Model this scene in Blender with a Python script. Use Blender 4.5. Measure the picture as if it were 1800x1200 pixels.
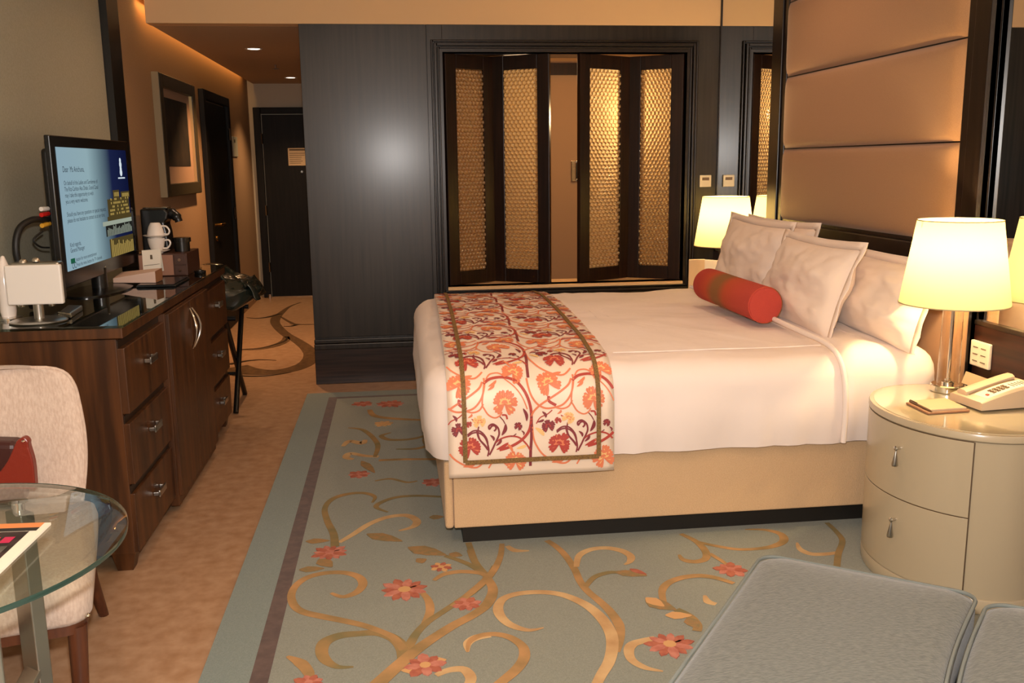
import bpy, bmesh, math, random
from mathutils import Vector, Matrix, noise
random.seed(7)
PI = math.pi
scn = bpy.context.scene
for o in list(bpy.data.objects): bpy.data.objects.remove(o, do_unlink=True)
C = scn.collection
# ---------------------------------------------------------------- camera
CAMZ = 1.5; FPX = 1645.6
def cam_rows(p, y, r):
    cp, sp, cy, sy, cr, sr = math.cos(p), math.sin(p), math.cos(y), math.sin(y), math.cos(r), math.sin(r)
    A = Matrix(((cy, sy, 0), (-sy, cy, 0), (0, 0, 1))); B = Matrix(((1, 0, 0), (0, 0, -1), (0, 1, 0)))
    Cc = Matrix(((1, 0, 0), (0, cp, -sp), (0, sp, cp))); D = Matrix(((cr, -sr, 0), (sr, cr, 0), (0, 0, 1)))
    return D @ Cc @ B @ A
MC = cam_rows(0.187998807, -0.120839511, -0.012547992)
cd = bpy.data.cameras.new('camera'); cam = bpy.data.objects.new('camera', cd); C.objects.link(cam)
cd.sensor_width = 36; cd.lens = FPX / 1800 * 36; cd.clip_start = 0.05
r0, r1, r2 = MC[0], MC[1], MC[2]
cam.matrix_world = Matrix(((r0[0], -r1[0], -r2[0], 0), (r0[1], -r1[1], -r2[1], 0), (r0[2], -r1[2], -r2[2], CAMZ), (0, 0, 0, 1)))
scn.camera = cam
MT = MC.transposed()
def ray(u, v): return MT @ Vector(((u - 900) / FPX, (v - 600) / FPX, 1))
def Z(u, v, z=0.0):
    d = ray(u, v); t = (z - CAMZ) / d.z; return Vector((d.x * t, d.y * t, z))
def Y(u, v, y):
    d = ray(u, v); t = y / d.y; return Vector((d.x * t, y, CAMZ + d.z * t))
def X(u, v, x):
    d = ray(u, v); t = x / d.x; return Vector((x, d.y * t, CAMZ + d.z * t))
# ---------------------------------------------------------------- view + light
vs = scn.view_settings
vs.view_transform = 'Standard'; vs.look = 'None'; vs.gamma = 1; vs.exposure = 0.0; vs.use_curve_mapping = False
w = bpy.data.worlds.new('world'); scn.world = w; w.use_nodes = True
w.node_tree.nodes['Background'].inputs[0].default_value = (1, .8, .6, 1); w.node_tree.nodes['Background'].inputs[1].default_value = 0.02
def light(name, kind, loc, energy, col, size=.05, rot=None, spot=None, blend=.5, size_y=None):
    l = bpy.data.lights.new(name, kind); l.energy = energy; l.color = col
    if kind == 'AREA':
        l.size = size
        if size_y: l.shape = 'RECTANGLE'; l.size_y = size_y
    else: l.shadow_soft_size = size
    if spot: l.spot_size = spot; l.spot_blend = blend
    o = bpy.data.objects.new(name, l); C.objects.link(o); o.location = loc
    if rot: o.rotation_euler = rot
    return o
WARM = (1, .66, .43)
light('camera_flash', 'POINT', (0.0, 0.06, 1.63), 265, (1, .95, .91), .03)
for i, (x, y) in enumerate(((-.75, 1.2), (.9, 1.2), (.3, 3.2), (1.5, 4.6), (-.6, 5.4))):
    light('ceiling_light', 'SPOT', (x, y, 2.9), 30, WARM, .08, (0, 0, 0), 2.3, .8)
light('hall_light', 'SPOT', (-1.06, 7.85, 2.40), 190, (1, .55, .25), .05, (0, 0, 0), 1.9, .8)
light('hall_light', 'SPOT', (-1.04, 10.33, 2.40), 100, (1, .62, .32), .05, (0, 0, 0), 1.9, .8)
light('cove_light', 'AREA', (-1.55, 8.6, 2.56), 9, (1, .50, .14), 4.2, (0, 0, PI / 2), None, .5, .04)
light('bathroom_light', 'POINT', (1.66, 7.02, 1.84), 22, (1, .64, .30), .05)
light('bathroom_ceiling_light', 'POINT', (.95, 7.3, 2.2), 3, (1, .66, .36), .1)
# ---------------------------------------------------------------- materials
def lin(c):
    c = c / 255; return c / 12.92 if c <= .04045 else ((c + .055) / 1.055) ** 2.4
def rgb(r, g, b): return (lin(r), lin(g), lin(b), 1)
M = {}
def mat(name, col, rough=.5, metal=0, spec=.5, noise_scale=None, col2=None, stretch=None, bump=0, bump_scale=80, sheen=0, coat=0, lo=.35, hi=.65, detail=4, coords='Object', emis=None, bump_stretch=None, coat_rough=.12):
    m = bpy.data.materials.new(name); m.use_nodes = True; nt = m.node_tree; b = nt.nodes['Principled BSDF']
    b.inputs['Base Color'].default_value = col; b.inputs['Roughness'].default_value = rough; b.inputs['Metallic'].default_value = metal
    b.inputs['Specular IOR Level'].default_value = spec; b.inputs['Sheen Weight'].default_value = sheen; b.inputs['Coat Weight'].default_value = coat
    b.inputs['Coat Roughness'].default_value = coat_rough
    tc = nt.nodes.new('ShaderNodeTexCoord')
    if col2:
        mp = nt.nodes.new('ShaderNodeMapping'); nt.links.new(tc.outputs[coords], mp.inputs[0])
        if stretch: mp.inputs['Scale'].default_value = stretch
        n = nt.nodes.new('ShaderNodeTexNoise'); n.inputs['Scale'].default_value = noise_scale; n.inputs['Detail'].default_value = detail
        nt.links.new(mp.outputs[0], n.inputs[0])
        cr = nt.nodes.new('ShaderNodeValToRGB'); cr.color_ramp.elements[0].position = lo; cr.color_ramp.elements[1].position = hi
        cr.color_ramp.elements[0].color = col; cr.color_ramp.elements[1].color = col2
        nt.links.new(n.outputs[0], cr.inputs[0]); nt.links.new(cr.outputs[0], b.inputs['Base Color'])
    if bump:
        n2 = nt.nodes.new('ShaderNodeTexNoise'); n2.inputs['Scale'].default_value = bump_scale; n2.inputs['Detail'].default_value = 3
        mp2 = nt.nodes.new('ShaderNodeMapping'); nt.links.new(tc.outputs[coords], mp2.inputs[0])
        if bump_stretch: mp2.inputs['Scale'].default_value = bump_stretch
        nt.links.new(mp2.outputs[0], n2.inputs[0])
        bp = nt.nodes.new('ShaderNodeBump'); bp.inputs['Strength'].default_value = bump; bp.inputs['Distance'].default_value = .01
        nt.links.new(n2.outputs[0], bp.inputs['Height']); nt.links.new(bp.outputs[0], b.inputs['Normal'])
    if emis:
        b.inputs['Emission Color'].default_value = emis[0]; b.inputs['Emission Strength'].default_value = emis[1]
    M[name] = m; return m
def glassy(name, tint, f0=.04, rough=0.0, power=4.0):
    """thin clear glass: tinted see-through plus a reflection that grows towards grazing"""
    m = bpy.data.materials.new(name); m.use_nodes = True; nt = m.node_tree; nt.nodes.remove(nt.nodes['Principled BSDF'])
    t = nt.nodes.new('ShaderNodeBsdfTransparent'); t.inputs[0].default_value = tint
    g = nt.nodes.new('ShaderNodeBsdfGlossy'); g.inputs['Roughness'].default_value = rough
    lw = nt.nodes.new('ShaderNodeLayerWeight'); lw.inputs[0].default_value = .5
    pw = nt.nodes.new('ShaderNodeMath'); pw.operation = 'POWER'; pw.inputs[1].default_value = power; nt.links.new(lw.outputs['Facing'], pw.inputs[0])
    ma = nt.nodes.new('ShaderNodeMath'); ma.operation = 'MULTIPLY_ADD'; ma.inputs[1].default_value = 1 - f0; ma.inputs[2].default_value = f0; nt.links.new(pw.outputs[0], ma.inputs[0])
    mx = nt.nodes.new('ShaderNodeMixShader'); nt.links.new(ma.outputs[0], mx.inputs[0]); nt.links.new(t.outputs[0], mx.inputs[1]); nt.links.new(g.outputs[0], mx.inputs[2])
    nt.links.new(mx.outputs[0], nt.nodes['Material Output'].inputs[0]); M[name] = m; return m
def emit(name, col, s):
    m = bpy.data.materials.new(name); m.use_nodes = True; nt = m.node_tree; nt.nodes.remove(nt.nodes['Principled BSDF'])
    e = nt.nodes.new('ShaderNodeEmission'); e.inputs[0].default_value = col; e.inputs[1].default_value = s
    nt.links.new(e.outputs[0], nt.nodes['Material Output'].inputs[0]); M[name] = m; return m
mat('floor_stone', rgb(184, 150, 120), .34, noise_scale=18, col2=rgb(160, 122, 90), detail=9, lo=.3, hi=.72, bump=.02, bump_scale=30)
mat('inlay', rgb(120, 92, 62), .3, noise_scale=25, col2=rgb(84, 62, 40), detail=6)
mat('inlay_dark', rgb(52, 38, 24), .3)
mat('wood_dark', rgb(42, 36, 31), .36, noise_scale=4, col2=rgb(22, 20, 18), stretch=(9, 9, .35), detail=6, spec=.35, coat=.32, coat_rough=.20)
mat('wood_dark_h', rgb(52, 35, 29), .36, noise_scale=5, col2=rgb(24, 18, 16), stretch=(.5, .5, 14), detail=6, spec=.4)
mat('wood_frame', rgb(32, 23, 18), .30, noise_scale=5, col2=rgb(20, 14, 11), stretch=(9, 9, .5), spec=.45)
mat('wainscot', rgb(48, 20, 13), .36, noise_scale=4, col2=rgb(20, 11, 8), stretch=(1, .5, 14), detail=6, spec=.35)
mat('shutter_wood', rgb(42, 23, 14), .34, noise_scale=5, col2=rgb(24, 13, 9), stretch=(10, 10, .5), spec=.35)
mat('door_wood', rgb(24, 21, 18), .55, noise_scale=5, col2=rgb(14, 13, 11), stretch=(9, 9, .4), spec=.25)
mat('wall_tan', rgb(174, 140, 106), .75, noise_scale=140, col2=rgb(164, 130, 96))
mat('wall_grey', rgb(172, 168, 148), .7, noise_scale=120, col2=rgb(163, 159, 139))
mat('wall_cream', rgb(232, 194, 146), .8)
mat('wall_white', rgb(200, 190, 168), .8)
mat('ceiling', rgb(200, 176, 146), .85); mat('bath_wall', rgb(178, 142, 106), .8)
mat('black_trim', rgb(18, 18, 15), .4)
mat('credenza_wood', rgb(92, 55, 27), .38, noise_scale=4, col2=rgb(58, 34, 17), stretch=(7, 7, .5), detail=6, spec=.4)
mat('credenza_shade', rgb(40, 26, 16), .4)
mat('chrome', rgb(215, 212, 208), .12, 1)
mat('steel', rgb(178, 176, 170), .28, 1)
mat('brass', rgb(200, 150, 80), .25, 1)
mat('mirror', (.86, .87, .86, 1), .0, 1)
mat('black_plastic', rgb(14, 14, 14), .28)
mat('bezel', rgb(10, 10, 12), .22)
mat('white_panel', rgb(226, 220, 212), .4)
mat('rug', rgb(136, 140, 128), .95, noise_scale=260, col2=rgb(120, 124, 113), sheen=.2, bump=.25, bump_scale=500)
mat('rug_border', rgb(124, 136, 130), .95, noise_scale=260, col2=rgb(108, 121, 116), sheen=.2, bump=.25, bump_scale=500)
mat('rug_stripe', rgb(92, 70, 62), .95, noise_scale=26, col2=rgb(74, 54, 48), sheen=.2)
mat('vine_orange', rgb(186, 142, 94), .95, noise_scale=9, col2=rgb(136, 114, 74), lo=.3, hi=.7)
mat('vine_olive', rgb(122, 112, 76), .95, noise_scale=9, col2=rgb(166, 130, 82), lo=.35, hi=.75)
mat('vine_light', rgb(202, 170, 124), .95, noise_scale=9, col2=rgb(174, 136, 92), lo=.35, hi=.7)
mat('petal_red', rgb(176, 104, 80), .95, noise_scale=40, col2=rgb(158, 84, 68))
mat('petal_pink', rgb(194, 128, 110), .95, noise_scale=40, col2=rgb(176, 104, 88))
mat('petal_gold', rgb(202, 156, 104), .95)
mat('leaf_olive', rgb(132, 116, 80), .95, noise_scale=40, col2=rgb(156, 120, 78))
mat('bed_fabric', rgb(212, 178, 138), .9, noise_scale=300, col2=rgb(200, 164, 124), sheen=.2, bump=.25, bump_scale=260, bump_stretch=(1, 1, .4))
mat('plinth', rgb(28, 24, 20), .5)
mat('sheet', rgb(238, 223, 214), .8, sheen=.1, bump=.6, bump_scale=6, bump_stretch=(1, 1, .28))
mat('pillowcase', rgb(236, 218, 204), .75, sheen=.1, bump=.55, bump_scale=7)
mat('runner_cloth', rgb(238, 217, 196), .55, metal=.25, bump=.12, bump_scale=9, sheen=.1)
mat('runner_orange', rgb(222, 126, 88), .5); mat('runner_red', rgb(178, 66, 56), .5); mat('runner_plum', rgb(130, 50, 56), .5)
mat('runner_gold', rgb(236, 190, 126), .5)
mat('braid', rgb(142, 108, 56), .7, noise_scale=220, col2=rgb(96, 70, 36))
mat('bolster', rgb(176, 58, 44), .85, bump=.3, bump_scale=300)
mat('bolster_gold', rgb(170, 96, 44), .8, bump=.3, bump_scale=300)
mat('headboard_fabric', rgb(166, 124, 86), .6, noise_scale=300, col2=rgb(158, 116, 78), sheen=.2, bump=.08, bump_scale=300)
mat('lacquer', rgb(178, 163, 136), .25, coat=.3)
mat('lacquer_gap', rgb(80, 62, 40), .6)
mat('top_glass', rgb(200, 186, 152), .06, coat=1.0)
mat('ottoman', rgb(103, 106, 99), .9, noise_scale=60, col2=rgb(80, 83, 78), stretch=(1, 4, 1), detail=6, sheen=.25, bump=.15, bump_scale=160)
mat('piping', rgb(112, 118, 114), .9)
mat('chair_fabric', rgb(206, 186, 170), .9, noise_scale=50, col2=rgb(190, 167, 151), stretch=(3, 3, 1), sheen=.2, bump=.15, bump_scale=120)
mat('chair_wood', rgb(92, 50, 28), .4, noise_scale=6, col2=rgb(70, 36, 20), stretch=(8, 8, .6))
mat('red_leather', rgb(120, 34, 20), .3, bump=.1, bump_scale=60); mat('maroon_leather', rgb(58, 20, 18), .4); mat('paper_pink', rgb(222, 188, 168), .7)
mat('bag_dark', rgb(30, 38, 32), .22, bump=.5, bump_scale=9, coat=.4)
mat('phone', rgb(206, 182, 152), .45); mat('phone_dark', rgb(110, 84, 58), .5); mat('print_ink', rgb(96, 80, 58), .7)
mat('paper', rgb(236, 226, 208), .8); mat('paper_tan', rgb(206, 178, 142), .7); mat('ink', rgb(40, 38, 36), .7)
mat('leather_tan', rgb(150, 104, 72), .5)
mat('porcelain', rgb(236, 226, 216), .15, coat=.3)
mat('box_brown', rgb(70, 40, 26), .4); mat('box_side', rgb(158, 112, 88), .55)
mat('switch', rgb(226, 214, 190), .4)
mat('cable', rgb(12, 12, 12), .5); mat('plug_red', rgb(190, 30, 24), .4); mat('plug_yellow', rgb(216, 160, 50), .4)
mat('pic_frame', rgb(70, 62, 46), .35); mat('pic_side', rgb(150, 134, 104), .35); mat('pic_mat', rgb(176, 140, 112), .8)
mat('pic_print', rgb(64, 52, 40), .6, noise_scale=5, col2=rgb(26, 24, 20), detail=8, lo=.3, hi=.6)
mat('pic_gilt', rgb(230, 206, 150), .3, .6)
mat('mag_orange', rgb(226, 142, 84), .4); mat('mag_black', rgb(24, 20, 22), .3, noise_scale=30, col2=rgb(60, 44, 46)); mat('mag_pink', rgb(196, 40, 84), .4); mat('mag_grey', rgb(96, 92, 84), .4, noise_scale=40, col2=rgb(50, 56, 50))
glassy('table_glass', (.90, .94, .91, 1), .05)
mat('glass_edge', rgb(44, 64, 56), .1, coat=.6)
glassy('sheet_glass', (.66, .78, .73, 1), .06, .02, 3.0)
glassy('lamp_glass', (.97, .95, .92, 1), .06, 0, 3.0)
glassy('print_glass', (.8, .8, .8, 1), .05)
emit('downlight', (1, .86, .68, 1), 9)
def crystal_mat():
    m = bpy.data.materials.new('crystal'); m.use_nodes = True; nt = m.node_tree; nt.nodes.remove(nt.nodes['Principled BSDF'])
    d = nt.nodes.new('ShaderNodeBsdfDiffuse'); d.inputs[0].default_value = rgb(128, 106, 80)
    t = nt.nodes.new('ShaderNodeBsdfTranslucent'); t.inputs[0].default_value = (.95, .74, .44, 1)
    g = nt.nodes.new('ShaderNodeBsdfGlossy'); g.inputs[0].default_value = (1, .95, .85, 1); g.inputs['Roughness'].default_value = .10
    m1 = nt.nodes.new('ShaderNodeMixShader'); m1.inputs[0].default_value = .62; nt.links.new(d.outputs[0], m1.inputs[1]); nt.links.new(t.outputs[0], m1.inputs[2])
    m2 = nt.nodes.new('ShaderNodeMixShader'); m2.inputs[0].default_value = .22; nt.links.new(m1.outputs[0], m2.inputs[1]); nt.links.new(g.outputs[0], m2.inputs[2])
    nt.links.new(m2.outputs[0], nt.nodes['Material Output'].inputs[0]); M['crystal'] = m
crystal_mat()
def shade_mat():
    m = bpy.data.materials.new('lampshade'); m.use_nodes = True; nt = m.node_tree; nt.nodes.remove(nt.nodes['Principled BSDF'])
    d = nt.nodes.new('ShaderNodeBsdfDiffuse'); d.inputs[0].default_value = (.80, .70, .46, 1)
    t = nt.nodes.new('ShaderNodeBsdfTranslucent'); t.inputs[0].default_value = (.35, .305, .165, 1)
    mx = nt.nodes.new('ShaderNodeMixShader'); mx.inputs[0].default_value = .55
    nt.links.new(d.outputs[0], mx.inputs[1]); nt.links.new(t.outputs[0], mx.inputs[2]); nt.links.new(mx.outputs[0], nt.nodes['Material Output'].inputs[0])
    M['lampshade'] = m
shade_mat()
emit('bulb', (1, .8, .5, 1), 12)
# ---------------------------------------------------------------- mesh helpers
class MB:
    def __init__(s): s.v = []; s.f = []; s.m = []; s.mi = 0
    def add(s, vs, fs):
        n = len(s.v); s.v += [Vector(p) for p in vs]; s.f += [tuple(i + n for i in f) for f in fs]; s.m += [s.mi] * len(fs); return s
    def box(s, x0, y0, z0, x1, y1, z1):
        return s.add([(x0, y0, z0), (x1, y0, z0), (x1, y1, z0), (x0, y1, z0), (x0, y0, z1), (x1, y0, z1), (x1, y1, z1), (x0, y1, z1)],
                     [(0, 3, 2, 1), (4, 5, 6, 7), (0, 1, 5, 4), (1, 2, 6, 5), (2, 3, 7, 6), (3, 0, 4, 7)])
    def frame_of(s, d):
        d = d.normalized(); a = Vector((0, 0, 1)) if abs(d.z) < .9 else Vector((1, 0, 0))
        u = d.cross(a).normalized(); return u, d.cross(u).normalized()
    def tube(s, pts, r, n=10, cap=True):
        pts = [Vector(p) for p in pts]; k = len(pts); rs = r if isinstance(r, (list, tuple)) else [r] * k
        u = None; vs = []; fs = []
        for i, p in enumerate(pts):
            d = (pts[min(i + 1, k - 1)] - pts[max(i - 1, 0)]).normalized()
            if u is None: u, v = s.frame_of(d)
            else: u = (u - d * u.dot(d)).normalized(); v = d.cross(u)
            for j in range(n):
                a = 2 * PI * j / n; vs.append(p + (u * math.cos(a) + v * math.sin(a)) * rs[i])
        for i in range(k - 1):
            for j in range(n): fs.append((i * n + j, i * n + (j + 1) % n, (i + 1) * n + (j + 1) % n, (i + 1) * n + j))
        if cap: fs.append(tuple(range(n - 1, -1, -1))); fs.append(tuple((k - 1) * n + j for j in range(n)))
        return s.add(vs, fs)
    def lathe(s, prof, c=(0, 0, 0), n=24, sx=1, sy=1, cap=True):
        vs = []; fs = []; k = len(prof)
        for r, z in prof:
            for j in range(n):
                a = 2 * PI * j / n; vs.append((c[0] + r * sx * math.cos(a), c[1] + r * sy * math.sin(a), c[2] + z))
        for i in range(k - 1):
            for j in range(n): fs.append((i * n + j, i * n + (j + 1) % n, (i + 1) * n + (j + 1) % n, (i + 1) * n + j))
        if cap and prof[0][0] > .0011: fs.append(tuple(range(n - 1, -1, -1)))
        if cap and prof[-1][0] > .0011: fs.append(tuple((k - 1) * n + j for j in range(n)))
        return s.add(vs, fs)
    def prism(s, poly, z0, z1):
        n = len(poly); vs = [(p[0], p[1], z0) for p in poly] + [(p[0], p[1], z1) for p in poly]
        fs = [tuple(range(n - 1, -1, -1)), tuple(range(n, 2 * n))] + [(i, (i + 1) % n, n + (i + 1) % n, n + i) for i in range(n)]
        return s.add(vs, fs)
    def slab(s, pts, off):
        n = len(pts); off = Vector(off); vs = [Vector(p) for p in pts] + [Vector(p) + off for p in pts]
        fs = [tuple(range(n - 1, -1, -1)), tuple(range(n, 2 * n))] + [(i, (i + 1) % n, n + (i + 1) % n, n + i) for i in range(n)]
        return s.add(vs, fs)
    def grid(s, fn, nu, nv, closed_u=False):
        vs = [fn(i / (nu if closed_u else nu - 1), j / (nv - 1)) for j in range(nv) for i in range(nu)]; fs = []
        for j in range(nv - 1):
            for i in range(nu if closed_u else nu - 1):
                i2 = (i + 1) % nu; fs.append((j * nu + i, j * nu + i2, (j + 1) * nu + i2, (j + 1) * nu + i))
        return s.add(vs, fs)
    def loop_rings(s, rings, cap0=True, cap1=True):
        n = len(rings[0]); vs = [p for r in rings for p in r]; fs = []
        for i in range(len(rings) - 1):
            for j in range(n): fs.append((i * n + j, i * n + (j + 1) % n, (i + 1) * n + (j + 1) % n, (i + 1) * n + j))
        if cap0: fs.append(tuple(range(n - 1, -1, -1)))
        if cap1: fs.append(tuple((len(rings) - 1) * n + j for j in range(n)))
        return s.add(vs, fs)
    def mesh(s, name, mats, off=Vector((0, 0, 0)), smooth=None, fix=True):
        me = bpy.data.meshes.new(name); me.from_pydata([p - off for p in s.v], [], s.f)
        for mm in (mats if isinstance(mats, (list, tuple)) else [mats]): me.materials.append(M[mm])
        me.polygons.foreach_set('material_index', s.m)
        if fix:
            bm = bmesh.new(); bm.from_mesh(me); bmesh.ops.recalc_face_normals(bm, faces=bm.faces); bm.to_mesh(me); bm.free()
        if smooth:
            me.polygons.foreach_set('use_smooth', [True] * len(me.polygons)); me.set_sharp_from_angle(angle=math.radians(smooth))
        me.update(); return me
def wloc(o):
    p = Vector((0, 0, 0))
    while o: p = p + o.location; o = o.parent
    return p
def part(name, mb, mats, parent=None, smooth=None, bevel=0, local=False, seg=2, sub=0, label=None, kind=None, thick=0, fix=True):
    off = Vector((0, 0, 0)) if (local or parent is None) else wloc(parent)
    me = mb if isinstance(mb, bpy.types.Mesh) else mb.mesh(name, mats, off, smooth, fix)
    o = bpy.data.objects.new(name, me); C.objects.link(o); o.parent = parent
    if thick: md = o.modifiers.new('thickness', 'SOLIDIFY'); md.thickness = thick; md.offset = 1
    if bevel: md = o.modifiers.new('bevel', 'BEVEL'); md.width = bevel; md.segments = seg; md.limit_method = 'ANGLE'; md.angle_limit = .6
    if sub: md = o.modifiers.new('sub', 'SUBSURF'); md.levels = sub; md.render_levels = sub
    if label: o['label'] = label
    if kind: o['kind'] = kind
    return o
def tag(o, label, cat=None, group=None, kind=None):
    o['label'] = label
    if cat: o['category'] = cat
    if group: o['group'] = group
    if kind: o['kind'] = kind
    return o
def thing(name, loc, label, cat, group=None, rz=0):
    o = bpy.data.objects.new(name, None); C.objects.link(o); o.location = loc; o.rotation_euler = (0, 0, rz); o.empty_display_size = .05
    return tag(o, label, cat, group)
def struct(name, mb, mats, label=None, parent=None, **k):
    o = part(name, mb, mats, parent, **k)
    if parent is None: o['kind'] = 'structure'
    if label: o['label'] = label
    return o
def spline(pts, n=6):
    pts = [Vector(p) if len(p) == 3 else Vector((p[0], p[1], 0)) for p in pts]; out = []
    for i in range(len(pts) - 1):
        p0 = pts[max(i - 1, 0)]; p1 = pts[i]; p2 = pts[i + 1]; p3 = pts[min(i + 2, len(pts) - 1)]
        for k in range(n):
            t = k / n
            out.append(.5 * ((2 * p1) + (p2 - p0) * t + (2 * p0 - 5 * p1 + 4 * p2 - p3) * t * t + (3 * p1 - p0 - 3 * p2 + p3) * t ** 3))
    out.append(pts[-1]); return out
BX = lambda *a: MB().box(*a)
# ================================================================ THE SETTING
XL, XR, YF, YB, ZC, ZS = -1.60, 2.265, 6.507, -1.6, 2.95, 2.41
YE = 11.1
struct('floor', BX(XL - .2, YB - .2, -.1, XR + .2, YE + .2, 0), 'floor_stone', 'polished beige stone floor')
floor = bpy.data.objects['floor']
struct('ceiling', BX(XL - .2, YB - .2, ZC, XR + .2, YF + .1, ZC + .1), 'ceiling', 'high plain ceiling above the bedroom')
struct('wall_left', BX(XL - .15, YB - .2, 0, XL, YE + .2, ZC), 'wall_tan', 'tan left wall running into the entrance hall')
wl = bpy.data.objects['wall_left']
part('wall_panel', BX(XL, YB, 0, XL + .012, 5.66, ZC), 'wall_grey', wl, label='grey green fabric panel behind the television')
part('black_post', BX(XL, 5.67, 0, XL + .05, 5.90, ZC), 'black_trim', wl, label='narrow black vertical strip')
struct('wall_back', BX(XL - .2, YB - .15, 0, XR + .2, YB, ZC), 'wall_tan', 'wall behind the viewer')
struct('wall_hall_end', BX(XL - .1, YE, 0, -.45, YE + .15, ZS + .2), 'wall_white', 'pale wall around the entrance door')
struct('wall_hall_right', BX(-.588, YF + .02, 0, -.45, YE + .1, ZS + .2), 'wood_dark', 'dark timber side of the entrance hall')
struct('trim_1', BX(-1.60 + .055, YF - .005, ZS, XR, YF + .12, ZC), 'wall_cream', 'cream bulkhead beam over the timber wall and hall', bevel=.004)
struct('ceiling_hall', BX(-1.535, YF + .12, ZS, -.45, YE, ZS + .1), 'ceiling', 'lowered ceiling of the entrance hall')
part('cove_top', BX(XL, YF - .1, ZS + .2, -1.40, YE, ZS + .24), 'wall_cream', bpy.data.objects['ceiling_hall'])
# far timber wall with the shuttered opening
OX0, OX1, OZ0, OZ1 = .345, 2.03, .655, 2.235
wf = struct('wall_far', MB().box(-.588, YF + .012, 0, OX0, YF + .12, ZS).box(OX1, YF + .012, 0, XR + .1, YF + .12, ZS).box(OX0, YF + .012, 0, OX1, YF + .12, OZ0).box(OX0, YF + .012, OZ1, OX1, YF + .12, ZS), 'wood_dark', 'dark lacquered timber wall with shuttered opening')
for nm, a in (('panel', (-.588, YF - .004, .33, .238, YF + .012, ZS)), ('panel', (.242, YF - .004, .33, OX0, YF + .012, ZS)), ('panel', (OX1, YF - .004, .33, XR - .002, YF + .012, ZS)),
              ('panel', (OX0, YF - .004, .33, OX1, YF + .012, OZ0 - .02)), ('panel', (OX0, YF - .004, OZ1, OX1, YF + .012, ZS))):
    part(nm, BX(*a), 'wood_dark', wf, bevel=.0015)
bb = struct('baseboard_far', MB().box(-.592, YF - .022, 0, XR - .01, YF + .01, .245), 'wood_dark_h', 'tall dark timber skirting with a moulded top', bevel=.003)
part('moulding', MB().box(-.592, YF - .03, .245, XR - .01, YF + .005, .285).box(-.592, YF - .016, .285, XR - .01, YF + .005, .315), 'wood_dark', bb, bevel=.006, seg=3)
# moulded casing around the opening
def casing(name, x0, x1, z0, z1, y, steps, mt, parent, bottom=True):
    b = MB()
    for (w0, w1, d) in steps:
        b.box(x0 - w1, y - d, z0 - (w1 if bottom else 0), x0 - w0, y + .005, z1 + w1); b.box(x1 + w0, y - d, z0 - (w1 if bottom else 0), x1 + w1, y + .005, z1 + w1)
        b.box(x0 - w0, y - d, z1 + w0, x1 + w0, y + .005, z1 + w1)
        if bottom: b.box(x0 - w0, y - d, z0 - w1, x1 + w0, y + .005, z0 - w0)
    return part(name, b, mt, parent, bevel=.005, seg=3)
tr = struct('trim_2', MB().box(OX0 - .02, YF - .012, OZ0 - .02, OX0, YF + .12, OZ1 + .02).box(OX1, YF - .012, OZ0 - .02, OX1 + .02, YF + .12, OZ1 + .02).box(OX0, YF - .012, OZ1, OX1, YF + .12, OZ1 + .02), 'wood_frame', 'dark moulded casing around the shuttered opening')
for a in ((.02, .034, .024), (.038, .058, .034), (.063, .078, .022)): casing('moulding', OX0, OX1, OZ0, OZ1, YF, [a], 'wood_frame', tr)
part('added_gap_board', BX(OX0 - .02, YF + .10, OZ1 - .002, 1.45, YF + .34, OZ1 + .03), 'wood_frame', tr)  # added board that hides the bright bathroom ceiling sliver above the left shutters
struct('trim_3', BX(OX0, YF - .02, OZ0 - .025, OX1, YF + .30, OZ0), 'wall_cream', 'pale stone sill under the folding shutters', bevel=.004)
# room beyond the shutters
br = struct('wall_bathroom', MB().box(0.0, 8.3, 0, 3.0, 8.4, 2.5).box(-.1, YF + .12, 0, 0, 8.4, 2.5).box(2.9, YF + .12, 0, 3.0, 8.4, 2.5), 'bath_wall', 'beige walls of the bathroom seen through the shutters')
part('cornice', BX(0, 8.26, 2.245, 2.9, 8.3, 2.345), 'shutter_wood', br)
part('bathroom_ceiling', BX(-.1, YF + .12, 2.45, 3.0, 8.4, 2.52), 'wall_cream', br)
# folding shutters
def crystal_mesh(w, h):
    """sheet of small glass domes in staggered rows"""
    b = MB(); nx = max(6, round(w / .030)); nz_ = int(h / .026); dx = w / nx; dz = h / nz_; vs = []; fs = []
    for j in range(nz_):
        for i in range(nx + (j % 2)):
            x = (i + .5 - .5 * (j % 2)) * dx - w / 2; z = (j + .5) * dz; k = len(vs); n = 8
            lv = ((1.0, 0), (.86, -.006), (.55, -.0125))
            for s_, y_ in lv:
                for q in range(n): a = 2 * PI * q / n; vs.append((min(max(x + dx * .56 * s_ * math.cos(a), -w / 2), w / 2), y_, min(max(z + dz * .60 * s_ * math.sin(a), 0), h)))
            vs.append((min(max(x + random.uniform(-.003, .003), -w / 2), w / 2), -.0155, z + random.uniform(-.003, .003)))
            for l in range(2):
                for q in range(n): q2 = (q + 1) % n; fs.append((k + l * n + q, k + l * n + q2, k + (l + 1) * n + q2, k + (l + 1) * n + q))
            for q in range(n): fs.append((k + 2 * n + q, k + 2 * n + (q + 1) % n, k + 3 * n))
    b.add(vs, fs)
    return b.mesh('pane_texture', 'crystal', fix=False, smooth=75)
SH = .415; SZ0, SZ1 = OZ0 + .006, OZ1 - .005; sh_h = SZ1 - SZ0
st = .088
pane_me = crystal_mesh(SH - 2 * st, sh_h - .19)
hx1 = OX0 + .355; hy = YF + .235; fx1 = 1.075; fx2 = 1.275; hx2 = OX1 - .345
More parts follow.
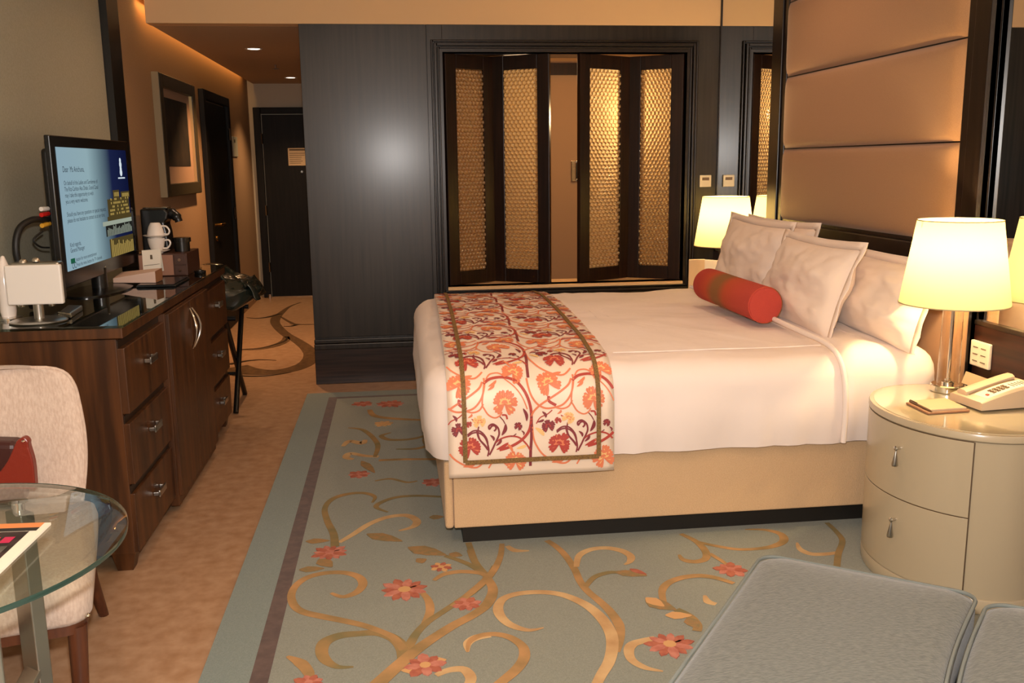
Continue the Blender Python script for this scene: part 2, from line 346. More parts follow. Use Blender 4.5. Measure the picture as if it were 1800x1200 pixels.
shutters = (((OX0 + .008, YF + .03), (hx1, hy), 'leftmost folding shutter with faceted glass, hinged at the left jamb'),
            ((hx1 + .006, hy), (fx1, YF + .02), 'second folding shutter from the left, left of the open gap'),
            ((fx2, YF + .02), (hx2 - .006, hy), 'third folding shutter, narrow glowing amber pane right of the gap'),
            ((hx2, hy), (OX1 - .008, YF + .03), 'rightmost folding shutter nearest the far bedside lamp'))
for a, b_, lab in shutters:
    a = Vector((a[0], a[1], SZ0)); b_ = Vector((b_[0], b_[1], SZ0)); L = (b_ - a).length; ang = math.atan2(b_.y - a.y, b_.x - a.x)
    t = thing('folding_shutter', (a + b_) / 2, lab, 'shutter', 'folding shutters in the timber wall', ang)
    for sx in (-1, 1): part('stile', BX(min(sx * L / 2, sx * (L / 2 - st)), -.018, 0, max(sx * L / 2, sx * (L / 2 - st)), .018, sh_h), 'shutter_wood', t, bevel=.004, local=True)
    part('rail', BX(-L / 2 + st, -.018, 0, L / 2 - st, .018, .095), 'shutter_wood', t, bevel=.003, local=True)
    part('rail', BX(-L / 2 + st, -.018, sh_h - .095, L / 2 - st, .018, sh_h), 'shutter_wood', t, bevel=.003, local=True)
    p = part('pane', pane_me, None, t); p.location = (0, -.003, .095); p.scale = ((L - 2 * st) / (SH - 2 * st), 1, 1); p['label'] = 'knobbly faceted glass pane'
# right wall: timber below, mirror above, headboard between
HY0, HY1 = 3.395, 5.475
wr = struct('wall_right', BX(XR + .01, YB - .2, 0, XR + .2, YF + .1, ZC), 'wood_dark', 'right wall with mirrors and dark timber below')
part('wainscot', BX(XR - .012, YB, 0, XR + .01, HY0 - .004, .862), 'wainscot', wr, bevel=.002, label='dark reddish timber below the mirror')
part('wainscot', BX(XR - .012, HY1 + .004, 0, XR + .01, YF - .005, .862), 'wainscot', wr, bevel=.002)
part('mirror_panel', BX(XR, YB, .87, XR + .01, HY0 - .004, ZC), 'mirror', wr, label='tall mirror right of the headboard')
part('mirror_panel', BX(XR, HY1 + .004, .87, XR + .01, YF - .006, ZC), 'mirror', wr, label='tall mirror between headboard and timber wall')
part('ledge', BX(XR - .016, YB, .855, XR + .005, HY0 - .004, .873), 'wood_frame', wr, bevel=.003)
part('edge_strip', BX(XR - .006, YF - .02, .87, XR + .004, YF - .006, ZC), 'wood_frame', wr)
# doors
d1 = struct('door_1', BX(XL, 8.42, .005, XL + .02, 9.44, 2.05), 'door_wood', 'dark closed door in the left hall wall')
part('casing', MB().box(XL, 8.30, 0, XL + .045, 8.40, 2.145).box(XL, 9.46, 0, XL + .045, 9.56, 2.145).box(XL, 8.40, 2.065, XL + .045, 9.46, 2.145), 'door_wood', d1, bevel=.006)
for z in (.35, 1.0, 1.75): part('hinge', MB().tube([(XL + .045, 9.45, z), (XL + .045, 9.45, z + .11)], .012, 8), 'chrome', d1, smooth=40)
hd = part('handle', MB().tube([(XL + .02, 8.55, 1.0), (XL + .07, 8.55, 1.0), (XL + .08, 8.57, 1.0), (XL + .08, 8.68, 1.0)], .011, 8), 'brass', d1, smooth=40)
part('lock', MB().tube([(XL + .02, 8.55, .88), (XL + .035, 8.55, .88)], .025, 14), 'brass', d1, smooth=40)
d2 = struct('door_2', BX(-1.46, YE - .03, .012, -.60, YE, 2.07), 'door_wood', 'dark entrance door at the end of the hall')
part('casing', MB().box(-1.55, YE - .05, 0, -1.47, YE, 2.15).box(-1.47, YE - .05, 2.08, -.59, YE, 2.15), 'door_wood', d2, bevel=.006)
for z in (.3, .95, 1.75): part('hinge', MB().tube([(-1.465, YE - .05, z), (-1.465, YE - .05, z + .11)], .012, 8), 'chrome', d2, smooth=40)
part('threshold', BX(-1.47, YE - .04, 0, -.59, YE, .012), 'chrome', d2)
part('peephole', MB().tube([(-1.045, YE - .03, 1.435), (-1.045, YE - .045, 1.435)], .013, 12), 'chrome', d2, smooth=40)
part('door_stop', MB().tube([(-1.475, YE - .12, 0), (-1.475, YE - .12, .05)], .018, 10), 'chrome', d2, smooth=40)
nt_ = thing('door_notice', (-1.08, YE - .031, 1.505), 'paper fire notice taped to the entrance door', 'notice')
part('sheet', BX(-1.19, YE - .034, 1.505, -.97, YE - .03, 1.70), 'paper_tan', nt_)
ln = MB()
for i in range(6): ln.box(-1.175, YE - .0355, 1.53 + i * .022, -1.175 + random.uniform(.1, .18), YE - .034, 1.535 + i * .022)
ln.box(-1.175, YE - .0355, 1.672, -.985, YE - .034, 1.69)
part('printed_lines', ln, 'print_ink', nt_)
# hall floor inlay (traced on the floor)
def ribbon(pts, widths, z, n=6, th=.0015):
    """flat tapered band following pts (world xy) on the plane z"""
    P_ = spline(pts, n); k = len(P_); W = []
    for i in range(k):
        t = i / (k - 1) * (len(widths) - 1); a = int(min(t, len(widths) - 2)); W.append(widths[a] + (widths[a + 1] - widths[a]) * (t - a))
    vs = []; fs = []
    for i, p in enumerate(P_):
        d = (P_[min(i + 1, k - 1)] - P_[max(i - 1, 0)]); d = Vector((-d.y, d.x, 0)); d = d.normalized() if d.length > 1e-9 else Vector((1, 0, 0))
        vs += [Vector((p.x, p.y, z + th)) + d * W[i] / 2, Vector((p.x, p.y, z + th)) - d * W[i] / 2]
    for i in range(k - 1): fs.append((2 * i, 2 * i + 1, 2 * i + 3, 2 * i + 2))
    n2 = len(vs); vs2 = vs + [v - Vector((0, 0, th)) for v in vs]
    for i in range(k - 1):
        fs.append((2 * i, 2 * i + 2, n2 + 2 * i + 2, n2 + 2 * i)); fs.append((2 * i + 1, n2 + 2 * i + 1, n2 + 2 * i + 3, 2 * i + 3))
    return MB().add(vs2, fs)
def tr(cx, cy, sc, z=0):
    return lambda X_, Y_: Z(cx + X_ / sc, cy + Y_ / sc, z)
T4 = tr(360, 440, 4.615)
for pts, wd, mt in (
    ([(780, 420), (690, 455), (630, 500), (580, 545), (572, 590), (610, 640), (670, 690), (740, 728), (825, 790), (862, 850), (830, 912), (740, 955), (620, 982), (480, 990), (340, 978), (230, 950)], [.01, .03, .06, .10, .09, .09, .09, .09, .11, .12, .13, .14, .15, .17, .21, .24], 'inlay'),
    ([(660, 700), (650, 735), (570, 772), (440, 800), (300, 808)], [.05, .08, .09, .07, .01], 'inlay'),
    ([(665, 700), (655, 733), (560, 768), (440, 795), (300, 803)], [.01, .02, .025, .03, .01], 'inlay_dark'),
    ([(610, 515), (520, 540), (420, 552), (340, 545)], [.05, .045, .03, .01], 'inlay_dark'),
    ([(620, 540), (690, 582), (745, 600), (890, 600), (1000, 590)], [.02, .035, .05, .03, .02], 'inlay'),
    ([(745, 603), (700, 616), (640, 616)], [.05, .03, .01], 'inlay_dark'),
    ([(200, 925), (280, 908), (360, 895), (460, 888), (580, 893)], [.05, .045, .035, .02, .005], 'inlay_dark'),
    ([(230, 1012), (280, 1018), (400, 1022), (540, 1015), (700, 990)], [.03, .03, .03, .02, .005], 'inlay_dark')):
    part('floor_inlay', ribbon([T4(*p) for p in pts], wd, .0005 if mt == 'inlay' else .0015), mt, floor, fix=True)
# ceiling fittings in the hall
for (u, v), lab in (((446, 85.5), 'round recessed ceiling downlight nearer the bedroom'), ((511, 136), 'round recessed ceiling downlight nearer the entrance door')):
    p = Z(u, v, ZS); t = thing('ceiling_downlight', p, lab, 'light', 'hall downlights')
    part('trim_ring', MB().lathe([(.045, -.001), (.06, -.006), (.07, -.001)], p, 24, cap=False), 'white_panel', t, smooth=40)
    part('lens', MB().lathe([(.001, -.003), (.046, -.002)], p, 24), 'downlight', t)
p = Z(484, 114, ZS); t = thing('sprinkler_head', p, 'small chrome sprinkler head in the hall ceiling between the downlights', 'sprinkler')
part('body', MB().tube([p, p - Vector((0, 0, .035))], .012, 10), 'chrome', t, smooth=40); part('deflector', MB().lathe([(.001, -.037), (.034, -.036), (.034, -.033)], p, 12), 'chrome', t)
# wall plates
t = thing('thermostat', (2.18, YF - .005, 1.36), 'square cream wall thermostat beside the shutter casing', 'thermostat')
part('plate', BX(2.138, YF - .018, 1.318, 2.222, YF - .004, 1.402), 'switch', t, bevel=.004); part('display', BX(2.155, YF - .02, 1.365, 2.205, YF - .017, 1.385), 'phone_dark', t)
t = thing('wall_plate', (XL, 9.9, 1.6), 'narrow beige control plate on the hall wall past the side door', 'switch')
part('plate', BX(XL, 9.84, 1.60, XL + .012, 10.1, 1.80), 'wall_grey', t, bevel=.003); part('button', BX(XL + .012, 9.90, 1.74, XL + .016, 9.94, 1.77), 'ink', t)
t = thing('wall_socket', (XR - .012, 3.37, .69), 'cream switch plate on the timber behind the near lamp', 'switch')
oy0, oy1 = X(1739, 645, XR - .02).y, X(1709, 600, XR - .02).y
part('plate', BX(XR - .026, oy0, .695, XR - .012, oy1, .795), 'switch', t, bevel=.004)
b = MB()
for i in range(3):
    for j in range(2): b.box(XR - .028, oy0 + .02 + j * .05, .715 + i * .027, XR - .026, oy0 + .05 + j * .05, .718 + i * .027)
part('switch_marks', b, 'print_ink', t)
# bathroom small framed mirror
t = thing('shaving_mirror', (1.58, 8.3, 1.34), 'small square mirror in a sparkling frame on the bathroom wall', 'mirror')
part('frame', MB().box(1.55, 8.275, 1.33, 1.595, 8.3, 1.52).box(1.75, 8.275, 1.33, 1.795, 8.3, 1.52).box(1.595, 8.275, 1.33, 1.75, 8.3, 1.36).box(1.595, 8.275, 1.49, 1.75, 8.3, 1.52), 'chrome', t, bevel=.008); part('glass', BX(1.595, 8.285, 1.36, 1.75, 8.3, 1.49), 'black_plastic', t)
# ================================================================ RUG
RX0, RX1, RY0, RY1 = -.625, 2.20, -.6, 6.17
rug = tag(part('area_rug', BX(RX0, RY0, .001, RX1, RY1, .013), 'rug', bevel=.004), 'large grey blue rug with trailing vines under the bed', 'rug')
zr = .013
part('border_band', MB().box(RX0 + .001, RY0, zr, RX0 + .150, RY1 - .001, zr + .0012).box(RX0 + .15, RY1 - .13, zr, RX1, RY1 - .001, zr + .0012), 'rug_border', rug, label='plain grey blue border')
part('border_stripe', MB().box(RX0 + .150, RY0, zr, RX0 + .205, RY1 - .13, zr + .0016).box(RX0 + .205, RY1 - .165, zr, RX1, RY1 - .13, zr + .0016), 'rug_stripe', rug, label='brown border stripe')
T2 = tr(360, 640, 2.142, zr); T3 = tr(800, 880, 2.571, zr)
def vine(T, pts, wd, mt): part('vine', ribbon([T(*p) for p in pts], wd, zr + random.uniform(.0004, .0012), 6, .001), mt, rug)
O, L_, K = 'vine_olive', 'vine_light', 'vine_orange'
for pts, wd, mt in (
    ([(475, 862), (520, 876), (570, 860), (595, 830), (580, 802), (530, 786), (460, 786), (390, 802), (345, 832), (326, 870), (336, 908), (370, 933), (440, 950), (520, 966), (590, 982), (650, 1002), (710, 1030), (750, 1075)], [.012, .03, .034, .03, .03, .028, .03, .034, .03, .026, .03], K),
    ([(560, 1140), (500, 1140), (455, 1115), (440, 1080), (455, 1045), (510, 1022), (580, 1015), (650, 1012), (710, 1032), (745, 1070), (755, 1120)], [.008, .035, .045, .035, .04, .05], O),
    ([(640, 1215), (720, 1142), (790, 1082), (860, 1032), (940, 982), (1010, 945), (1062, 905), (1085, 850), (1060, 800)], [.05, .045, .04, .038, .04, .03], K),
    ([(755, 1090), (775, 1050), (800, 1010), (840, 970), (900, 930), (960, 890), (1020, 850), (1071, 800), (1095, 760)], [.035, .028, .026, .028, .03], O),
    ([(830, 980), (848, 930), (842, 890), (820, 862)], [.03, .03, .022], K),
    ([(490, 688), (485, 640), (462, 592), (452, 545), (478, 510), (535, 490), (600, 486), (640, 500), (630, 522)], [.035, .03, .025, .03, .025, .01], O),
    ([(505, 672), (560, 640), (620, 602), (690, 576), (760, 570), (798, 590), (785, 612), (730, 628)], [.02, .03, .03, .035, .035, .01], L_),
    ([(895, 500), (800, 496), (720, 502), (662, 522), (646, 540), (690, 558)], [.02, .025, .025, .025, .01], O),
    ([(905, 722), (960, 740), (1010, 762), (1060, 795)], [.02, .025, .03], O),
    ([(862, 815), (900, 792), (960, 782), (1030, 786), (1062, 800)], [.015, .028, .028, .02], K),
    ([(1000, 700), (1015, 740), (1040, 775), (1064, 800)], [.03, .028, .03], O),
    ([(560, 358), (532, 352), (548, 336), (600, 345), (655, 348)], [.02, .04, .035, .03], L_),
    ([(655, 362), (760, 358), (880, 358)], [.03, .03, .025], K),
    ([(520, 310), (545, 290), (590, 298), (605, 285)], [.02, .04, .05, .02], L_),
    ([(640, 350), (650, 300), (600, 250), (540, 240)], [.02, .03, .03, .01], O),
    ([(620, 172), (640, 195), (720, 206), (860, 212)], [.03, .04, .04, .03], K),
    ([(870, 255), (790, 280), (700, 285), (665, 270), (700, 258)], [.02, .03, .035, .03, .01], O),
    ([(720, 320), (800, 318), (850, 300), (880, 270)], [.01, .03, .03, .02], O),
    ([(870, 240), (830, 280), (845, 310), (890, 320)], [.01, .03, .03, .02], O),
    ([(640, 440), (700, 432), (760, 445), (800, 440)], [.01, .02, .02, .01], O),
    ([(310, 1100), (360, 1125), (390, 1160), (398, 1190)], [.01, .04, .035, .02], K),
    ([(870, 1172), (920, 1152), (975, 1150), (1002, 1182), (990, 1215)], [.02, .03, .035, .03], L_),
    ([(990, 1085), (990, 1052), (1022, 1030), (1075, 1020)], [.008, .03, .035, .03], L_)): vine(T2, pts, wd, mt)
for pts, wd, mt in (
    ([(400, 575), (330, 586), (250, 562), (205, 522), (195, 480), (222, 442), (290, 420), (390, 414), (480, 425), (560, 455), (620, 492), (672, 545), (705, 605), (710, 665), (695, 730), (660, 790), (630, 850)], [.006, .03, .036, .03, .03, .035, .04, .04, .036, .03], L_),
    ([(738, 685), (750, 620), (740, 560), (700, 500), (650, 452), (600, 410), (565, 365), (540, 310), (500, 250), (460, 210), (415, 180)], [.01, .035, .03, .028, .028, .026], K),
    ([(548, 300), (560, 250), (610, 222), (680, 214), (750, 226), (792, 250), (790, 275), (765, 290)], [.02, .03, .03, .034, .03, .008], L_),
    ([(590, 388), (630, 346), (690, 326), (740, 324), (800, 320)], [.02, .025, .022, .02], O),
    ([(55, 684), (65, 640), (110, 612), (180, 604), (250, 620), (305, 660), (312, 710), (280, 760), (220, 812), (170, 850)], [.006, .025, .026, .03, .036, .036, .03], K),
    ([(1020, 150), (1090, 185), (1132, 230), (1130, 264), (1080, 276), (1030, 266), (1012, 244)], [.02, .03, .03, .03, .01], K),
    ([(1090, 185), (1180, 205), (1280, 220), (1380, 216), (1450, 202), (1486, 180), (1470, 150), (1400, 132), (1310, 130)], [.02, .022, .022, .03, .035, .025, .008], K),
    ([(1150, 240), (1200, 270), (1240, 298)], [.02, .018, .015], K),
    ([(945, 470), (935, 412), (960, 375), (1020, 350), (1100, 340), (1180, 350), (1260, 375)], [.02, .03, .03, .03, .02], K),
    ([(1000, 492), (1060, 522), (1095, 560), (1092, 590)], [.03, .03, .03], O),
    ([(1180, 468), (1142, 456), (1128, 428)], [.02, .03, .01], L_),
    ([(940, 772), (860, 756), (800, 722), (785, 680), (802, 650), (850, 634), (905, 622)], [.006, .025, .03, .035, .03, .025], L_),
    ([(1545, 190), (1560, 220), (1610, 241), (1680, 241), (1725, 235)], [.008, .03, .028, .02], L_),
    ([(1680, 100), (1722, 140), (1750, 182), (1732, 240), (1725, 300)], [.02, .022, .025, .025], O),
    ([(60, 190), (85, 260), (110, 310), (150, 345)], [.025, .025, .03], O),
    ([(212, 195), (205, 250), (178, 310), (130, 365), (60, 425), (-10, 480)], [.02, .025, .03, .03, .028], K),
    ([(235, 205), (270, 225), (335, 226)], [.02, .03, .008], L_)): vine(T3, pts, wd, mt)
def daisy(c, r, n, mats, z, rot=0, inner=.3, par=None, name='flower'):
    """ring of pointed petals with a centre, flat on the plane z"""
    b = MB()
    for k in range(n):
        a = rot + 2 * PI * k / n; rr = r * random.uniform(.82, 1.05); wdt = .9 * PI / n * rr
        ca, sa = math.cos(a), math.sin(a); zz = z + .0016 + .0003 * (k % 2)
        q = [(0, 0), (rr * .45, wdt * .75), (rr * .8, wdt * .62), (rr, 0), (rr * .8, -wdt * .62), (rr * .45, -wdt * .75)]
        b.mi = k % 2; b.prism([(c.x + x * ca - y * sa, c.y + x * sa + y * ca) for x, y in q], z, zz + .0016)
    b.mi = len(mats) - 1
    b.prism([(c.x + inner * r * math.cos(2 * PI * k / 8), c.y + inner * r * math.sin(2 * PI * k / 8)) for k in range(8)], z, z + .0042)
    return part(name, b, mats, par)
RP = ['petal_red', 'petal_pink', 'petal_gold']; PP = ['petal_pink', 'petal_red', 'petal_pink']
for T, x, y, r, pm in ((T2, 752, 850, .095, RP), (T2, 470, 710, .075, PP), (T2, 890, 765, .045, ['petal_gold', 'petal_red', 'petal_gold']), (T2, 985, 905, .055, PP), (T2, 580, 415, .06, PP), (T2, 700, 150, .09, PP), (T2, 595, 150, .07, PP), (T2, 830, 1135, .07, RP), (T2, 392, 1200, .05, PP), (T2, 862, 445, .06, PP), (T2, 672, 225, .06, ['petal_gold', 'vine_light', 'petal_gold']), (T3, 1245, 312, .065, PP), (T3, 970, 650, .085, RP)):
    daisy(T(x, y), r, 11 if r > .07 else 8, pm, zr, random.random(), .25, rug)
def leafp(T, x0, y0, x1, y1, wd, mt='leaf_olive'):
    p, q = T(x0, y0), T(x1, y1); part('leaf', ribbon([p, p.lerp(q, .3), p.lerp(q, .6), q], [.004, wd, wd * .85, .003], zr + (.0012 if mt == 'leaf_olive' else .0018), 4, .0013), mt, rug)
for a in ((T2, 610, 640, 745, 668, .07), (T2, 380, 668, 470, 665, .05), (T2, 355, 775, 450, 770, .05), (T2, 430, 735, 480, 765, .06), (T2, 765, 690, 910, 720, .08), (T2, 795, 745, 835, 735, .05), (T2, 920, 715, 970, 722, .05), (T2, 740, 1155, 850, 1150, .04, 'petal_gold'), (T2, 850, 1120, 910, 1115, .04, 'petal_gold'), (T2, 845, 578, 900, 575, .05), (T2, 590, 365, 640, 410, .05),
          (T3, 720, 322, 868, 340, .05), (T3, 790, 310, 865, 335, .03, 'petal_red'), (T3, 860, 450, 1000, 495, .07), (T3, 862, 440, 945, 480, .05, 'petal_gold'), (T3, 950, 520, 1070, 520, .05, 'petal_gold'), (T3, 1050, 530, 1100, 580, .05)): leafp(*a)
# ================================================================ BED
BX0, BY0, BY1 = .150, 3.46, 5.45
bed = thing('bed', (1.2, 4.45, .0135), 'king size bed with white bedding on an upholstered beige base', 'bed')
part('plinth', BX(.222, 3.53, .0135, 2.10, 5.38, .112), 'plinth', bed, label='dark recessed plinth')
part('foot_panel', BX(BX0, BY0 + .03, .10, BX0 + .05, BY1 - .03, .375), 'bed_fabric', bed, bevel=.012, seg=3)
part('side_panel', BX(BX0 + .035, BY0 + .003, .10, 2.13, BY0 + .05, .375), 'bed_fabric', bed, bevel=.006, seg=2)
part('side_panel', BX(BX0 + .035, BY1 - .05, .10, 2.13, BY1, .375), 'bed_fabric', bed, bevel=.006, seg=2)
for y in (BY0, BY1 - .04): part('corner_post', BX(BX0, y, .10, BX0 + .033, y + .04, .375), 'bed_fabric', bed, bevel=.012, seg=3)
part('mattress', BX(BX0 + .03, BY0 + .02, .375, 2.13, BY1 - .02, .66), 'sheet', bed, bevel=.06, seg=4)
def nz(x, y, z, s, a): return a * noise.noise(Vector((x * s, y * s, z * s)))
def rrect(x0, x1, y0, y1, r, n=14, ne=34):
    pts = []
    cs = ((x1 - r, y1 - r, 0), (x0 + r, y1 - r, PI / 2), (x0 + r, y0 + r, PI), (x1 - r, y0 + r, 1.5 * PI))
    for ci, (cx, cy, a0) in enumerate(cs):
        for k in range(n): a = a0 + PI / 2 * k / (n - 1); pts.append((cx + r * math.cos(a), cy + r * math.sin(a)))
        nx_ = cs[(ci + 1) % 4]; p = pts[-1]; q = (nx_[0] + r * math.cos(nx_[2]), nx_[1] + r * math.sin(nx_[2]))
        for k in range(1, ne): pts.append((p[0] + (q[0] - p[0]) * k / ne, p[1] + (q[1] - p[1]) * k / ne))
    return pts
def cover(x0, x1, y0, y1, zh, zt, r_edge, r_c, amp, crown=.03, puff=.02, folds=.010):
    """a bedcover as stacked outlines: hem, hanging side, rounded edge, top"""
    prof = [(puff * .3, zh), (puff * .7, zh + .06), (0 + puff, zh + .13)]
    H = zt - r_edge
    for k in range(1, 4): prof.append((puff * (1 - .35 * k / 3), zh + .13 + (H - zh - .13) * k / 3))
    for k in range(1, 7):
        a = PI / 2 * k / 6; prof.append((puff * .65 - r_edge * (1 - math.cos(a)), H + r_edge * math.sin(a)))
    base = prof[-1][0]; half = (y1 - y0) / 2
    for k in range(1, 16): prof.append((base - (half - r_edge - .02) * k / 15, zt + crown * math.sin(PI / 2 * k / 15)))
    rings = []
    for o_, z in prof:
        ring = []
        ins = -o_; rc = max(.02, r_c - ins * .6)
        xa, xb, ya, yb = x0 + ins, x1 - ins, y0 + ins, y1 - ins
        if xb - xa < .06: c = (x0 + x1) / 2; xa, xb = c - .03, c + .03
        if yb - ya < .04: c = (ya + yb) / 2; ya, yb = c - .02, c + .02
        rc = min(rc, (yb - ya) / 2.01, (xb - xa) / 2.01)
        for (px, py) in rrect(xa, xb, ya, yb, rc):
            d = nz(px, py, z, 3.2, amp) + nz(px + 5, py, z, 8, amp * .4) + (amp * .45 * noise.noise(Vector((px * 4, py * 17 + 3, 1))) + amp * .35 * noise.noise(Vector((px * 22, py * 5, 7)))) * (1 if z > H else .5); hang = max(0, 1 - (z - zh) / (zt - zh))
            c = Vector((px - (x0 + x1) / 2, py - (y0 + y1) / 2, 0)); n_ = c.normalized() if z < H else Vector((0, 0, 1))
            fold = folds * hang * math.sin(px * 31 + py * 27 + 2 * math.sin(px * 9 + py * 7))
            ring.append(Vector((px, py, z)) + n_ * (d + fold))
        rings.append(ring)
    return MB().loop_rings(rings, cap0=False)
part('duvet', cover(.095, 1.86, 3.425, 5.485, .385, .74, .10, .13, .012), 'sheet', bed, smooth=60, label='smooth white duvet')
# turned back sheet towards the head end and the fold roll
part('turned_sheet', cover(1.72, 2.12, 3.413, 5.50, .39, .765, .11, .06, .014, crown=.02, folds=.016), 'sheet', bed, smooth=60, label='white sheet turned back over the duvet')
# rolled edge where the sheet is turned back
edge = spline([(1.735, 3.392, .395), (1.735, 3.388, .52), (1.73, 3.396, .64), (1.722, 3.43, .722), (1.712, 3.52, .765), (1.70, 3.75, .779), (1.70, 4.1, .787), (1.70, 4.45, .79), (1.70, 4.9, .786), (1.71, 5.3, .772)], 6)
part('sheet_edge', MB().tube([p + Vector((nz(p.y, 3, 1, 4, .01), 0, 0)) for p in edge], .011, 10), 'sheet', bed, smooth=60)
# stitched seams on the duvet
part('seam', MB().tube([(x, 3.585 + nz(x, 1, 0, 3, .006), .752 + nz(x, 2, 0, 3, .004)) for x in [.84 + .03 * i for i in range(30)]], .003, 6), 'sheet', bed, smooth=60)
# ---- runner
RS0, RS1 = .165, .80
prof = [(3.385, .335), (3.382, .42), (3.385, .52), (3.39, .60), (3.40, .655), (3.425, .70), (3.47, .738), (3.53, .757), (3.65, .768), (3.9, .783), (4.2, .792), (4.45, .795), (4.7, .792), (5.0, .783), (5.25, .768), (5.37, .757), (5.43, .738), (5.475, .70), (5.50, .655), (5.51, .60), (5.515, .5), (5.515, .35)]
pp = spline([(0, a, b) for a, b in prof], 8); acc = [0]
for i in range(1, len(pp)): acc.append(acc[-1] + (pp[i] - pp[i - 1]).length)
TL = acc[-1]
def runner_pt(s, t, h=0.0):
    t = min(max(t, 0), TL - 1e-6); i = 0
    import bisect
    i = min(max(bisect.bisect_right(acc, t) - 1, 0), len(pp) - 2); f = (t - acc[i]) / (acc[i + 1] - acc[i])
    p = pp[i].lerp(pp[i + 1], f); d = (pp[i + 1] - pp[i]).normalized(); n = Vector((0, -d.z, d.y))
    if p.y > 4.45 and n.y < 0 and abs(n.y) > .5: n = -n
    w_ = nz(s, t, 3, 5, .006)
    skew = .04 * min(max((t - .42) / 1.9, 0), 1)
    lift = -.012 if False else 0
    return Vector((s + skew, p.y, p.z)) + n * (h + w_ + lift)
run = thing('bed_runner', (.5, 4.45, .34), 'floral cream and red satin runner across the foot of the bed', 'bed runner')
part('cloth', MB().grid(lambda a, b: runner_pt(RS0 + (RS1 - RS0) * a, TL * b), 22, 150), 'runner_cloth', run, smooth=60, thick=.006, fix=False)
def rrib(pts, w0, h=.0085, n=5, w1=None, mt='runner_orange', name='vine'):
    """band on the runner cloth, pts in metres (s,t)"""
    P_ = spline(pts, n); k = len(P_); vs = []; fs = []
    for i, p in enumerate(P_):
        d = P_[min(i + 1, k - 1)] - P_[max(i - 1, 0)]; d = Vector((-d.y, d.x, 0)); d = d.normalized() if d.length > 1e-9 else Vector((1, 0, 0))
        wd = (w0 + ((w1 if w1 is not None else w0) - w0) * i / (k - 1)) / 2; a, b = p + d * wd, p - d * wd
        a.x = min(max(a.x, RS0), RS1); b.x = min(max(b.x, RS0), RS1)
        vs += [runner_pt(a.x, a.y, h), runner_pt(b.x, b.y, h)]
    for i in range(k - 1): fs.append((2 * i, 2 * i + 1, 2 * i + 3, 2 * i + 2))
    return MB().add(vs, fs)
def rblob(cx, cy, poly, h):
    pts = [(min(max(cx + x, RS0), RS1), max(cy + y, .003)) for x, y in poly]; n = len(pts)
    c = runner_pt(min(max(cx, RS0), RS1), max(cy, .003), h); return [c] + [runner_pt(x, y, h) for x, y in pts], [(0, 1 + i, 1 + (i + 1) % n) for i in range(n)]
def petal(a, r, wd):
    ca, sa = math.cos(a), math.sin(a); q = [(.1 * r, .25 * wd), (.55 * r, .9 * wd), (.85 * r, .75 * wd), (r, .3 * wd), (.94 * r, 0), (r, -.3 * wd), (.85 * r, -.75 * wd), (.55 * r, -.9 * wd), (.1 * r, -.25 * wd)]
    return [(x * ca - y * sa, x * sa + y * ca) for x, y in q]
def lobed(a, r, wd):
    ca, sa = math.cos(a), math.sin(a); q = [(.05 * r, .2 * wd), (.5 * r, .75 * wd), (.84 * r, wd), (.98 * r, .7 * wd), (.90 * r, .38 * wd), (1.03 * r, 0), (.90 * r, -.38 * wd), (.98 * r, -.7 * wd), (.84 * r, -wd), (.5 * r, -.75 * wd), (.05 * r, -.2 * wd)]
    return [(x * ca - y * sa, x * sa + y * ca) for x, y in q]
CS = .000384
def cv(x, y): return ((x - 130) * CS + RS0, (1075 - y) * CS)     # tracing frame -> (s,t) metres
TW = 882 * CS; TH = 880 * CS
tile_v = [([(500, 130), (470, 330), (490, 390), (530, 450), (590, 480), (640, 460), (662, 425)], 12, 'o'), ([(490, 150), (560, 102), (680, 90), (800, 130), (880, 220), (930, 330), (952, 450), (946, 560), (920, 640), (860, 710), (780, 760), (700, 790), (630, 805)], 22, 'r'),
          ([(700, 110), (800, 200), (870, 300), (912, 410)], 9, 'o'), ([(952, 450), (952, 560), (950, 700), (940, 830), (936, 985)], 22, 'p'), ([(1362, 130), (1330, 190), (1250, 250), (1150, 310), (1050, 370), (980, 430), (952, 480)], 16, 'o'),
          ([(918, 110), (930, 200), (960, 290), (1020, 370), (1100, 410), (1200, 402), (1280, 370), (1350, 280), (1382, 160), (1380, 90)], 15, 'o'), ([(580, 612), (600, 590), (590, 560), (560, 560), (535, 590), (530, 560), (570, 542), (618, 580), (630, 640), (612, 690), (590, 732), (565, 785), (530, 850)], 14, 'p'),
          ([(320, 655), (370, 622), (430, 622), (482, 662), (510, 722), (525, 800), (512, 862)], 12, 'p'), ([(430, 560), (422, 622), (440, 690), (490, 750), (522, 802)], 11, 'p'), ([(590, 730), (650, 692), (740, 672), (830, 692), (900, 762), (940, 832)], 13, 'r'),
          ([(640, 470), (672, 510), (690, 545)], 8, 'p'), ([(800, 650), (770, 670), (740, 672)], 8, 'p'), ([(660, 455), (700, 460), (712, 500)], 14, 'r'), ([(960, 560), (970, 700), (1010, 800), (1070, 880), (1180, 950), (1290, 970), (1370, 900)], 14, 'o'), ([(1130, 290), (1130, 340), (1200, 385)], 22, 'r'), ([(1000, 560), (1040, 500), (1110, 470), (1160, 430)], 9, 'r'), ([(480, 340), (440, 400), (370, 420), (300, 400)], 13, 'o'), ([(1200, 640), (1260, 600), (1330, 610), (1390, 690), (1400, 800)], 12, 'p'), ([(700, 960), (640, 920), (560, 930), (520, 985)], 12, 'o'), ([(1290, 600), (1310, 680), (1370, 760), (1395, 800)], 9, 'p')]
